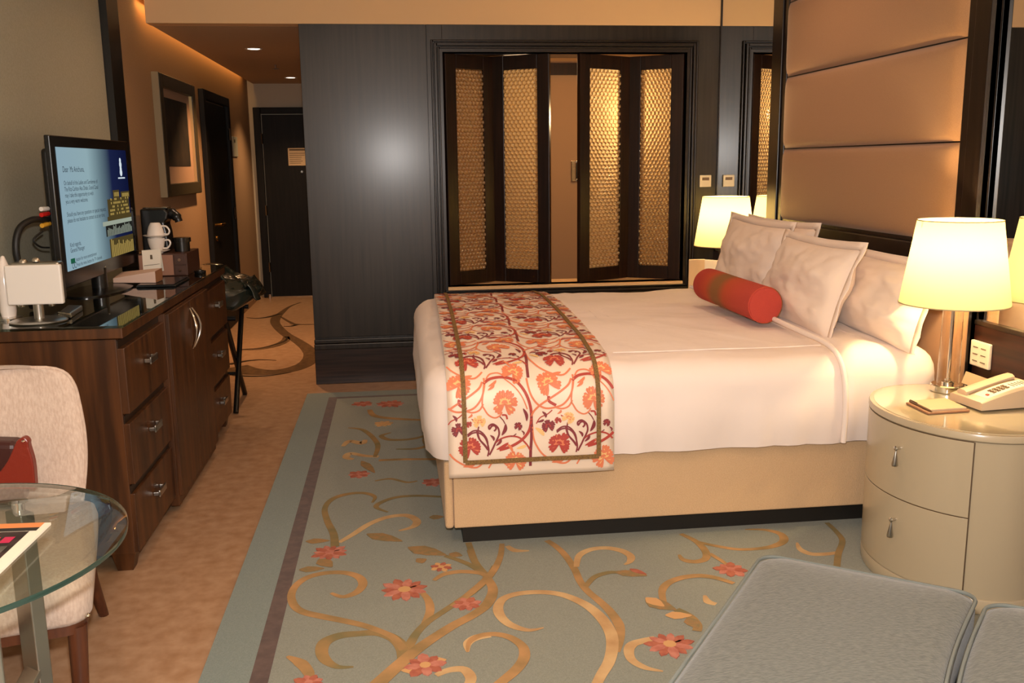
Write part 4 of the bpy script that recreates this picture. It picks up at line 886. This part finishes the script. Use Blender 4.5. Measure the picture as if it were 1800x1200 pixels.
text('text_line', 'OC', .05, .012, .036, 'screen_ink', sc)
part('stand_neck', MB().tube([(TX - .03, 4.5, ZG + .012), (TX - .03, 4.5, TZ0 + .03)], .035, 20), 'black_plastic', tv, smooth=40)
part('stand_base', MB().lathe([(.001, 0), (.2, 0), (.2, .006), (.15, .012), (.001, .014)], (TX - .03, 4.5, ZG), 48, .65, 1.35), 'bezel', tv, smooth=40)
part('standby_light', MB().tube([(TX, 4.5, TZ0 + .03), (TX + .003, 4.5, TZ0 + .03)], .008, 10), 'steel', tv)
cab = thing('video_cable', (TX - .12, 3.93, ZG), 'black cable with red and yellow plugs behind the television', 'cable')
part('lead', MB().tube(spline([(TX - .05, 3.98, 1.30), (TX - .08, 3.90, 1.305), (TX - .11, 3.84, 1.27), (TX - .12, 3.82, 1.18), (TX - .11, 3.86, 1.05), (TX - .12, 3.92, ZG + .012)], 8), .013, 8), 'cable', cab, smooth=60)
part('plug', MB().tube([(TX - .045, 3.985, 1.325), (TX - .055, 3.935, 1.322)], .009, 10), 'plug_red', cab, smooth=50)
part('plug', MB().tube([(TX - .045, 3.985, 1.345), (TX - .055, 3.94, 1.345)], .009, 10), 'white_panel', cab, smooth=50)
part('plug', MB().tube([(TX - .045, 3.985, 1.285), (TX - .055, 3.93, 1.28)], .009, 10), 'plug_yellow', cab, smooth=50)
part('wire', MB().tube(spline([(TX - .05, 3.92, 1.26), (TX - .07, 3.87, 1.23), (TX - .06, 3.9, 1.2), (TX - .05, 3.97, 1.19)], 6), .004, 6), 'cable', cab, smooth=50)
# ---- white square panel on a round chrome stand
sg_ = thing('display_stand', (-1.325, 3.585, ZG), 'white square panel on a chrome post with a round base', 'display stand', rz=0)
yq = 3.60
part('panel', BX(-1.42, yq - .012, 1.012, -1.225, yq + .012, 1.158), 'white_panel', sg_, bevel=.006, seg=3)
part('rear_body', BX(-1.41, yq + .012, 1.02, -1.235, yq + .07, 1.165), 'steel', sg_, bevel=.01)
part('post', MB().tube([(-1.325, yq + .02, ZG + .008), (-1.325, yq + .02, 1.02)], .018, 20), 'steel', sg_, smooth=50)
part('base', MB().lathe([(.001, 0), (.098, 0), (.1, .004), (.09, .009), (.001, .012)], (-1.325, yq + .01, ZG), 48), 'steel', sg_, smooth=40)
for (x, z) in ((-1.365, 1.168), (-1.32, 1.172)): part('bolt', MB().lathe([(.001, -.006), (.014, -.005), (.013, .004), (.006, .009), (.001, .01)], (x, yq + .03, z), 14), 'chrome', sg_, smooth=50)
for x in (-1.375, -1.27): part('bolt', MB().lathe([(.001, -.009), (.012, -.007), (.013, 0), (.001, .002)], (x, yq, 1.012), 14), 'chrome', sg_, smooth=50)
# ---- curved white object at the frame's left edge
t = thing('desk_speaker', (-1.445, 3.66, ZG), 'curved silver white speaker at the left edge behind the white panel', 'speaker')
part('shell', MB().lathe([(.03, 0), (.034, .02), (.032, .12), (.022, .19), (.008, .225), (.001, .228)], (-1.455, 3.68, ZG + .012), 24, .8, 1), 'porcelain', t, smooth=60)
part('foot', MB().lathe([(.001, 0), (.045, 0), (.045, .008), (.03, .013), (.001, .013)], (-1.455, 3.68, ZG), 24), 'chrome', t, smooth=50)
# ---- small metal trinket
t = thing('metal_case', (-1.25, 3.74, ZG), 'small silver mesh case with two chrome bars beside the round base', 'case')
q = [Z(104, 557, ZG), Z(124, 560, ZG), Z(146, 545, ZG), Z(120, 544, ZG)]
part('body', MB().slab(q, (0, 0, .02)), 'steel', t, bevel=.005)
for k in (.3, .7):
    p_, q_ = q[0].lerp(q[3], .05), q[1].lerp(q[2], .05); z_ = Vector((0, 0, .02 * k + .002)); part('bar', MB().tube([p_ + z_ + Vector((0, -.004, 0)), q_ + z_ + Vector((0, -.004, 0))], .004, 8), 'chrome', t, smooth=50)
# ---- black folder, white leaflet box
t = thing('leather_folder', (-1.2, 4.8, ZG), 'black leather folder lying flat in front of the television', 'folder')
part('cover', BX(-1.225, 4.56, ZG, -1.045, 4.88, ZG + .008), 'black_plastic', t, bevel=.003); part('inner_pages', BX(-1.22, 4.565, ZG + .008, -1.055, 4.875, ZG + .012), 'bezel', t)
t2 = thing('stationery_wallet', (-1.25, 4.75, ZG + .012), 'pale pink wedge shaped stationery wallet below the cups', 'stationery')
q0_, q1_, q2_, q3_ = Z(199, 497, ZG + .013), Z(274, 497, ZG + .013), Z(286, 492, ZG + .013), Z(215, 488, ZG + .013)
part('wedge', MB().add([q0_, q1_, q2_, q3_, q0_ + Vector((0, 0, .022)), q1_ + Vector((0, 0, .055)), q2_ + Vector((0, 0, .06)), q3_ + Vector((0, 0, .03))], [(0, 3, 2, 1), (4, 5, 6, 7), (0, 1, 5, 4), (1, 2, 6, 5), (2, 3, 7, 6), (3, 0, 4, 7)]), 'paper_pink', t2, bevel=.002)
part('flap', MB().add([q1_ + Vector((.001, 0, .055)), q2_ + Vector((.001, 0, .06)), q2_ + Vector((.001, 0, .002)), q1_ + Vector((.001, 0, .002))], [(0, 1, 2, 3)]), 'leather_tan', t2, thick=.001)
# ---- minibar drawer box, coffee machine, cups
yb0 = 5.03
mb_ = thing('tea_chest', (-1.19, 5.2, ZG), 'brown two drawer tea box with small knobs on the credenza', 'box')
part('body', BX(-1.33, yb0, ZG, -1.085, 5.34, 1.062), 'box_brown', mb_, bevel=.003); part('side_panel', BX(-1.325, yb0 - .003, ZG + .005, -1.155, yb0, 1.056), 'box_side', mb_)
for i, (za, zb) in enumerate(((ZG + .006, 1.0), (1.004, 1.056))):
    d = part('drawer', BX(-1.15, yb0 - .006, za, -1.09, yb0, zb), 'box_brown', mb_, bevel=.002); part('knob', MB().tube([(-1.12, yb0 - .006, (za + zb) / 2), (-1.12, yb0 - .02, (za + zb) / 2)], [.004, .008], 10), 'chrome', d, smooth=50)
cm = thing('coffee_machine', (-1.3, 5.25, 1.0625), 'black capsule coffee machine with a curved spout behind the cups', 'coffee machine')
cz = 1.0625
part('body', MB().loop_rings([[Vector((x, y, z)) for x, z in ((-1.335, cz), (-1.20, cz), (-1.205, cz + .10), (-1.215, cz + .15), (-1.20, cz + .17), (-1.19, cz + .205), (-1.21, cz + .225), (-1.335, cz + .225))] for y in (5.16, 5.30)]), 'black_plastic', cm, bevel=.01, seg=3)
part('spout', MB().tube(spline([(-1.21, 5.22, cz + .20), (-1.18, 5.21, cz + .195), (-1.155, 5.20, cz + .175), (-1.148, 5.20, cz + .155)], 5), [.03] * 6 + [.026] * 5 + [.02] * 5, 14), 'black_plastic', cm, smooth=60)
part('lever', BX(-1.325, 5.18, cz + .226, -1.20, 5.28, cz + .232), 'chrome', cm, bevel=.002)
part('water_tank', BX(-1.39, 5.18, cz - .0, -1.337, 5.28, cz + .19), 'print_glass', cm, bevel=.006)
def saucer(c, lab):
    t = thing('saucer', c, lab, 'saucer', 'stacked white cups and saucers'); part('dish', MB().lathe([(.001, 0), (.028, 0), (.03, .003), (.062, .012), (.065, .015), (.06, .016), (.028, .006), (.001, .006)], c, 36), 'porcelain', t, smooth=50); part('foot_ring', MB().lathe([(.024, -.0005), (.03, -.0005), (.03, .003), (.024, .003)], c, 24, cap=False), 'porcelain', t, smooth=40); return t
def cup(c, lab, flip=False):
    t = thing('coffee_cup', c, lab, 'cup', 'stacked white cups and saucers'); H = .072
    pr_ = [(.001, .004), (.022, 0), (.026, .004), (.036, .025), (.042, .05), (.044, H), (.041, H), (.038, .05), (.03, .018), (.001, .012)]
    if flip: pr_ = [(r, H - z) for r, z in pr_]
    part('bowl', MB().lathe(pr_, c, 36), 'porcelain', t, smooth=50)
    s = -1 if flip else 1; z0 = H if flip else 0
    part('handle', MB().tube(spline([(c[0] + .036, c[1], c[2] + z0 + s * .058), (c[0] + .062, c[1] - .002, c[2] + z0 + s * .06), (c[0] + .070, c[1] - .003, c[2] + z0 + s * .042), (c[0] + .055, c[1] - .002, c[2] + z0 + s * .02), (c[0] + .032, c[1], c[2] + z0 + s * .018)], 6), .0045, 10), 'porcelain', t, smooth=60); return t
kx, ky = -1.245, 5.09
saucer((kx, ky, 1.0625), 'lower white saucer on the tea box'); cup((kx, ky, 1.0685), 'lower upright white coffee cup on the tea box')
saucer((kx, ky, 1.1408), 'upper white saucer balanced on the lower cup'); cup((kx, ky, 1.1475), 'upper white coffee cup turned upside down', True)
t = thing('capsule_tin', (-1.12, 5.2, 1.0625), 'black round capsule tin with a wider lid on the tea box', 'tin')
part('drum', MB().lathe([(.001, 0), (.04, 0), (.04, .05), (.001, .05)], (-1.135, 5.17, 1.0625), 28), 'black_plastic', t, smooth=40); part('lid', MB().lathe([(.001, .05), (.047, .05), (.047, .072), (.001, .074)], (-1.135, 5.17, 1.0625), 28), 'bezel', t, smooth=40)
t = thing('name_card', (-1.25, 4.98, ZG + .075), 'white folded card with a small crest before the coffee cups', 'card')
p0, p1, p2, p3 = Y(252, 478, 4.9), Y(283, 474, 4.9), Y(282, 438, 4.9), Y(249, 440, 4.9)
part('front_leaf', MB().slab([p0, p1, p2, p3], (0, .0015, 0)), 'paper', t)
part('back_leaf', MB().slab([p0 + Vector((0, .06, -.012)), p1 + Vector((0, .06, -.012)), p2 + Vector((0, .0016, 0)), p3 + Vector((0, .0016, 0))], (0, .0015, 0)), 'paper', t)
cc = (p0 + p1 + p2 + p3) / 4 + Vector((0, -.001, .018)); part('crest_print', MB().slab([cc + Vector((-.006, 0, -.012)), cc + Vector((.006, 0, -.012)), cc + Vector((.005, 0, .01)), cc + Vector((-.005, 0, .01))], (0, -.0006, 0)), 'print_ink', t)
part('printed_rule', MB().slab([p0.lerp(p3, .28) + Vector((.006, -.001, 0)), p1.lerp(p2, .28) + Vector((-.006, -.001, 0)), p1.lerp(p2, .30) + Vector((-.006, -.001, 0)), p0.lerp(p3, .30) + Vector((.006, -.001, 0))], (0, -.0006, 0)), 'print_ink', t)
t = thing('cable_grommet', (-1.035, 5.11, ZG), 'small black round ashtray near the far end of the credenza', 'ashtray')
part('dish', MB().lathe([(.001, 0), (.028, 0), (.03, .004), (.03, .016), (.024, .016), (.022, .006), (.001, .006)], (-1.04, 5.11, ZG), 28), 'black_plastic', t, smooth=40); part('pad', MB().lathe([(.001, .0062), (.02, .0062), (.001, .0066)], (-1.04, 5.11, ZG), 20), 'ink', t)
t.name = 'ashtray'
# ---- framed picture
pf = thing('framed_picture', (XL, 7.35, 1.3), 'large framed dark print on the left hall wall', 'picture')
a0, a1, b0, b1 = 6.765, 7.93, 1.298, 2.135
fr = MB()
for (y0, z0, y1, z1) in ((a0, b0, a0 + .1, b1), (a1 - .1, b0, a1, b1), (a0 + .1, b0, a1 - .1, b0 + .09), (a0 + .1, b1 - .09, a1 - .1, b1)):
    part('frame_bar', BX(XL + .001, y0, z0, XL + .05, y1, z1), 'pic_frame', pf, bevel=.006)
part('frame_side', BX(XL + .001, a0 - .006, b0, XL + .046, a0 + .002, b1), 'pic_side', pf)
part('mount', BX(XL + .001, a0 + .1, b0 + .09, XL + .02, a1 - .1, b1 - .09), 'pic_mat', pf); part('print', BX(XL + .02, a0 + .22, b0 + .21, XL + .022, a1 - .22, b1 - .15), 'pic_print', pf)
part('gilt_slip', BX(XL + .02, a1 - .112, b0 + .09, XL + .04, a1 - .1, b1 - .09), 'pic_gilt', pf)
# ================================================================ LUGGAGE RACK AND BAG
lr = thing('luggage_rack', (-1.25, 6.0, 0), 'black folding luggage rack beyond the credenza', 'luggage rack')
for x in (-1.045, -1.50):
    part('leg', MB().tube([(x, 6.27, .008), (x, 5.74, .60)], .017, 10), 'black_plastic', lr, smooth=50); part('leg', MB().tube([(x + .022, 5.77, .008), (x + .022, 6.24, .60)], .017, 10), 'black_plastic', lr, smooth=50)
part('top_bar', MB().tube([(-1.54, 5.74, .60), (-.98, 5.74, .60)], .016, 10), 'black_plastic', lr, smooth=50); part('top_bar', MB().tube([(-1.54, 6.24, .60), (-.98, 6.24, .60)], .016, 10), 'black_plastic', lr, smooth=50)
part('cross_bar', MB().tube([(-1.50, 6.10, .185), (-1.03, 6.10, .185)], .012, 10), 'black_plastic', lr, smooth=50)
for x in (-1.42, -1.27, -1.12): part('strap', BX(x - .025, 5.73, .616, x + .025, 6.25, .620), 'ink', lr)
bg = thing('holdall_bag', (-1.2, 5.98, .622), 'shiny dark green holdall slumped on the luggage rack', 'bag')
def bagf(a, b):
    q, h = 2 * PI * a, PI * (b - .5); r = Vector((math.cos(q) * math.cos(h), math.sin(q) * math.cos(h), math.sin(h)))
    e = Vector((math.copysign(abs(r.x) ** .7, r.x) * .33, math.copysign(abs(r.y) ** .7, r.y) * .25, math.copysign(abs(r.z) ** .8, r.z) * .125))
    d = nz(r.x + 3, r.y, r.z, 2.2, .05) + nz(r.x, r.y + 4, r.z, 5, .02)
    z = max(e.z + d + .125 - .05 * max(r.x, 0) * (1 if r.z > 0 else 0), 0)
    return Vector((-1.20 + e.x + d, 5.98 + e.y + d * .6, .622 + z))
part('body', MB().grid(bagf, 56, 30, True), 'bag_dark', bg, smooth=70)
part('flap', MB().grid(lambda a, b: Vector((-.93 + .07 * b + nz(a * 3, b, 0, 1, .02), 5.78 + .4 * a, .80 - .10 * b * b + nz(a, b * 2, 3, 2, .03))), 14, 8), 'bag_dark', bg, smooth=70, thick=.008)
part('carry_handle', MB().tube(spline([(-1.3, 5.80, .84), (-1.22, 5.78, .90), (-1.1, 5.78, .89), (-1.04, 5.80, .82)], 6), .012, 8), 'bag_dark', bg, smooth=60)
# ================================================================ ARMCHAIR
ch = thing('dining_chair', (-1.225, 2.66, 0), 'cream upholstered chair with wooden legs behind the glass table', 'chair', rz=math.radians(15))
def backf(sgn):
    def fn(a, b):
        u = 2 * a - 1; h = b; wd = .29 + .02 * math.sin(PI * min(1, h * 1.2)) - .015 * (1 - h)
        # superellipse corners at the top
        if h > .74: k = (h - .74) / .26; wd *= (1 - k ** 2.6) ** (1 / 2.6) if k < 1 else 0
        z = .44 + .45 * (h if h < .74 else .74 + .26 * math.sin(PI / 2 * (h - .74) / .26))
        x = wd * u; y = .30 + .05 * h - .05 * (1 - u * u) * 0 + .07 * (-(u * u)) + .07
        th = .038 * (1 - abs(u) ** 6) ** .5 * (1 if h < .9 else max(0, 1 - ((h - .9) / .1) ** 2) ** .5)
        return Vector((x, y + sgn * th, z))
    return fn
part('backrest', MB().grid(backf(-1), 34, 30).grid(backf(1), 34, 30), 'chair_fabric', ch, local=True, smooth=60)
for e_ in (0, 1): part('piping', MB().tube([backf(0)(e_, b) for b in [i / 40 for i in range(40)]], .006, 6), 'chair_fabric', ch, local=True, smooth=60)
def seatring(z, s, r): return [Vector((x, y, z)) for x, y in rrect(-.315 * s, .315 * s, -.345 * s - .01, .33 * s, r, 8, 8)]
part('seat', MB().loop_rings([seatring(.325, .97, .06), seatring(.34, 1.0, .07), seatring(.41, 1.02, .08), seatring(.445, 1.0, .09), seatring(.462, .93, .1), seatring(.468, .7, .12), seatring(.472, .3, .05)]), 'chair_fabric', ch, local=True, smooth=60)
part('seat_rail', MB().loop_rings([seatring(.295, .95, .05), seatring(.325, .955, .05)]), 'chair_wood', ch, local=True, smooth=40)
for (x, y, bx_, by_) in ((.275, -.31, .265, -.325), (-.275, -.31, -.265, -.325), (.265, .29, .30, .40), (-.265, .29, -.30, .40)):
    part('leg', MB().tube([(x, y, .31), ((x + bx_) / 2 + (.0 if y < 0 else -.005), (y + by_) / 2 - (.0 if y < 0 else .015), .16), (bx_, by_, .0)], [.026, .022, .016], 10), 'chair_wood', ch, local=True, smooth=50)
for x in (.305, -.305): part('stud', MB().lathe([(.001, .0), (.009, .002), (.006, .006), (.001, .008)], (x, -.345, .345), 10), 'chrome', ch, local=True, smooth=50)
# red leather bag on the chair
rb = thing('handbag', (-1.33, 2.78, .472), 'red leather handbag with a pointed corner on the cream chair', 'handbag')
pa = spline([Y(*q, 2.86) for q in ((62, 860), (58, 815), (50, 786), (49, 776), (41, 769), (30, 774), (24, 786), (14, 808), (2, 826), (-14, 842), (-30, 860))], 4)
for v_ in pa: v_.z = max(v_.z, .475)
part('front_flap', MB().slab(pa, (0, .03, 0)), 'red_leather', rb, bevel=.005, seg=2)
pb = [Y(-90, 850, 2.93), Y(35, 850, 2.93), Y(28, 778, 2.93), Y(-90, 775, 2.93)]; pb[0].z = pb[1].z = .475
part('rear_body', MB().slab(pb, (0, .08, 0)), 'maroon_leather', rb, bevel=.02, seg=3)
part('stud', MB().lathe([(.001, 0), (.006, .001), (.004, .004), (.001, .005)], Y(41, 776, 2.855), 10), 'chrome', rb, smooth=50)
# ================================================================ GLASS TABLE
TC = Vector((-1.04, 2.0, 0)); TZ = .72; TR = .425
gt = thing('glass_table', TC, 'round clear glass table with steel legs beside the cream chair', 'table')
part('glass_plate', MB().lathe([(.001, TZ - .018), (TR - .003, TZ - .018), (TR, TZ - .014), (TR, TZ - .007), (TR - .036, TZ), (.001, TZ)], TC, 96), 'table_glass', gt, smooth=20, label='thick clear glass top')
part('glass_rim', MB().lathe([(TR + .0003, TZ - .018), (TR + .0014, TZ - .012), (TR + .0003, TZ - .006)], TC, 96, cap=False), 'glass_edge', gt, smooth=60)
for k in range(3):
    a = math.radians(73 + 120 * k); d = Vector((math.cos(a), math.sin(a), 0)); n_ = Vector((-d.y, d.x, 0)); c = TC + d * .33
    n_ = Matrix.Rotation(math.radians(-22), 3, 'Z') @ n_; d2 = Vector((n_.y, -n_.x, 0))
    part('leg', MB().slab([c + n_ * .034 - d2 * .018, c - n_ * .034 - d2 * .018, c - n_ * .034 + d2 * .018, c + n_ * .034 + d2 * .018], (0, 0, TZ - .045)), 'steel', gt, bevel=.003)
    part('standoff', MB().lathe([(.001, TZ - .045), (.014, TZ - .045), (.014, TZ - .022), (.022, TZ - .022), (.022, TZ - .018), (.001, TZ - .018)], c, 16), 'chrome', gt, smooth=40)
    part('brace', MB().slab([c + n_ * .030 - d * .012 + Vector((0, 0, .27)), c - n_ * .030 - d * .012 + Vector((0, 0, .27)), TC - n_ * .030 + Vector((0, 0, .06)), TC + n_ * .030 + Vector((0, 0, .06))], (0, 0, -.02)), 'steel', gt, bevel=.002)
part('hub', MB().lathe([(.001, .02), (.07, .02), (.07, .065), (.001, .065)], TC, 32), 'steel', gt, smooth=40)
mg = thing('magazine', (-.95, 2.1, TZ + .001), 'magazine with an orange and black cover on the glass table', 'magazine')
m0, m1, m3 = Z(90, 922, TZ + .001), Z(-22, 1030, TZ + .001), Z(-130, 930, TZ + .001)
m2 = m1 + (m3 - m0)
part('pages', MB().slab([m0, m1, m2, m3], (0, 0, .005)), 'paper', mg)
def mgp(a, b, h): return m0 + (m3 - m0) * a + (m1 - m0) * b + Vector((0, 0, h))
def mgr(name, a0, b0, a1, b1, h, mt): part(name, MB().slab([mgp(a0, b0, h), mgp(a0, b1, h), mgp(a1, b1, h), mgp(a1, b0, h)], (0, 0, .0006)), mt, mg)
mgr('cover', 0, 0, 1, 1, .005, 'paper'); mgr('cover_band', .05, 0.0, 1, .09, .0057, 'mag_orange'); mgr('cover_field', .10, .16, 1, 1, .0057, 'mag_black'); mgr('cover_band', .05, .09, 1, .15, .0057, 'ink')
mgr('cover_photo', .14, .42, 1, 1, .0064, 'mag_grey')
for k in range(5): mgr('cover_title', .16 + k * .11, .26, .24 + k * .11, .36, .0064, 'mag_pink')
# ================================================================ OTTOMAN BENCH
zo = .452
e0 = Vector((.965, 2.312, 0)); uf = Vector((.806, -.592, 0)).normalized(); ud = Vector((-uf.y, uf.x, 0)) * -1   # far edge direction, towards viewer
ot = thing('chaise_bench', e0 + uf * .5 + ud * .4, 'grey blue upholstered bench with two piped cushions, right foreground', 'bench')
def OT(a, b, z): return Vector((e0.x + uf.x * a + ud.x * b, e0.y + uf.y * a + ud.y * b, z))
def cushion(a0, a1, b0, b1, z0, z1, wave, nm, wl_=0):
    rings = []; base = rrect(0, 1, 0, 1, .001, 2, 14)
    def outline(s, r):
        pts = []
        for x, y in rrect(a0 + s, a1 - s, b0 + s, b1 - s, r, 8, 16):
            k = (x - a0) / (a1 - a0); pts.append((x - wave * math.sin(PI * min(max((y - b0) / (b1 - b0), 0), 1) * 1.0) * (1 if k > .97 else max(0, k) ** 4) - wl_ * math.sin(PI * min(max((y - b0) / (b1 - b0), 0), 1)) * max(0, 1 - k) ** 4, y))
        return pts
    zc = (z0 + z1) / 2
    for s, z, r in ((.02, z0, .05), (.004, z0 + .015, .05), (0, zc, .05), (.0, z1 - .035, .05), (.006, z1 - .015, .05), (.022, z1 - .003, .06), (.06, z1 + .006, .06), (.12, z1 + .013, .06), (.2, z1 + .016, .04)):
        rings.append([OT(x, y, z) for x, y in outline(s, r)])
    c = part('cushion', MB().loop_rings(rings), 'ottoman', ot, smooth=60, label=nm)
    ol = outline(.001, .05); pts = [OT(x, y, z1 - .012) for x, y in ol]; pts.append(pts[0]); part('piping', MB().tube(pts, .005, 6, False), 'piping', c, smooth=60)
cushion(0, .535, 0, .95, .27, zo, .035, 'large grey cushion'); cushion(.555, 1.05, .02, .95, .27, zo - .004, 0, 'grey cushion at the right edge', .035)
part('base', MB().prism([(p.x, p.y) for p in (OT(.03, .03, 0), OT(1.03, .03, 0), OT(1.03, .93, 0), OT(.03, .93, 0))][::-1], .09, .27), 'ottoman', ot, bevel=.01)
for (a, b_) in ((.08, .08), (.98, .08), (.08, .88), (.98, .88)): c = OT(a, b_, .0135); part('foot', MB().lathe([(.018, 0), (.026, .077)], c, 16), 'chair_wood', ot, smooth=40)
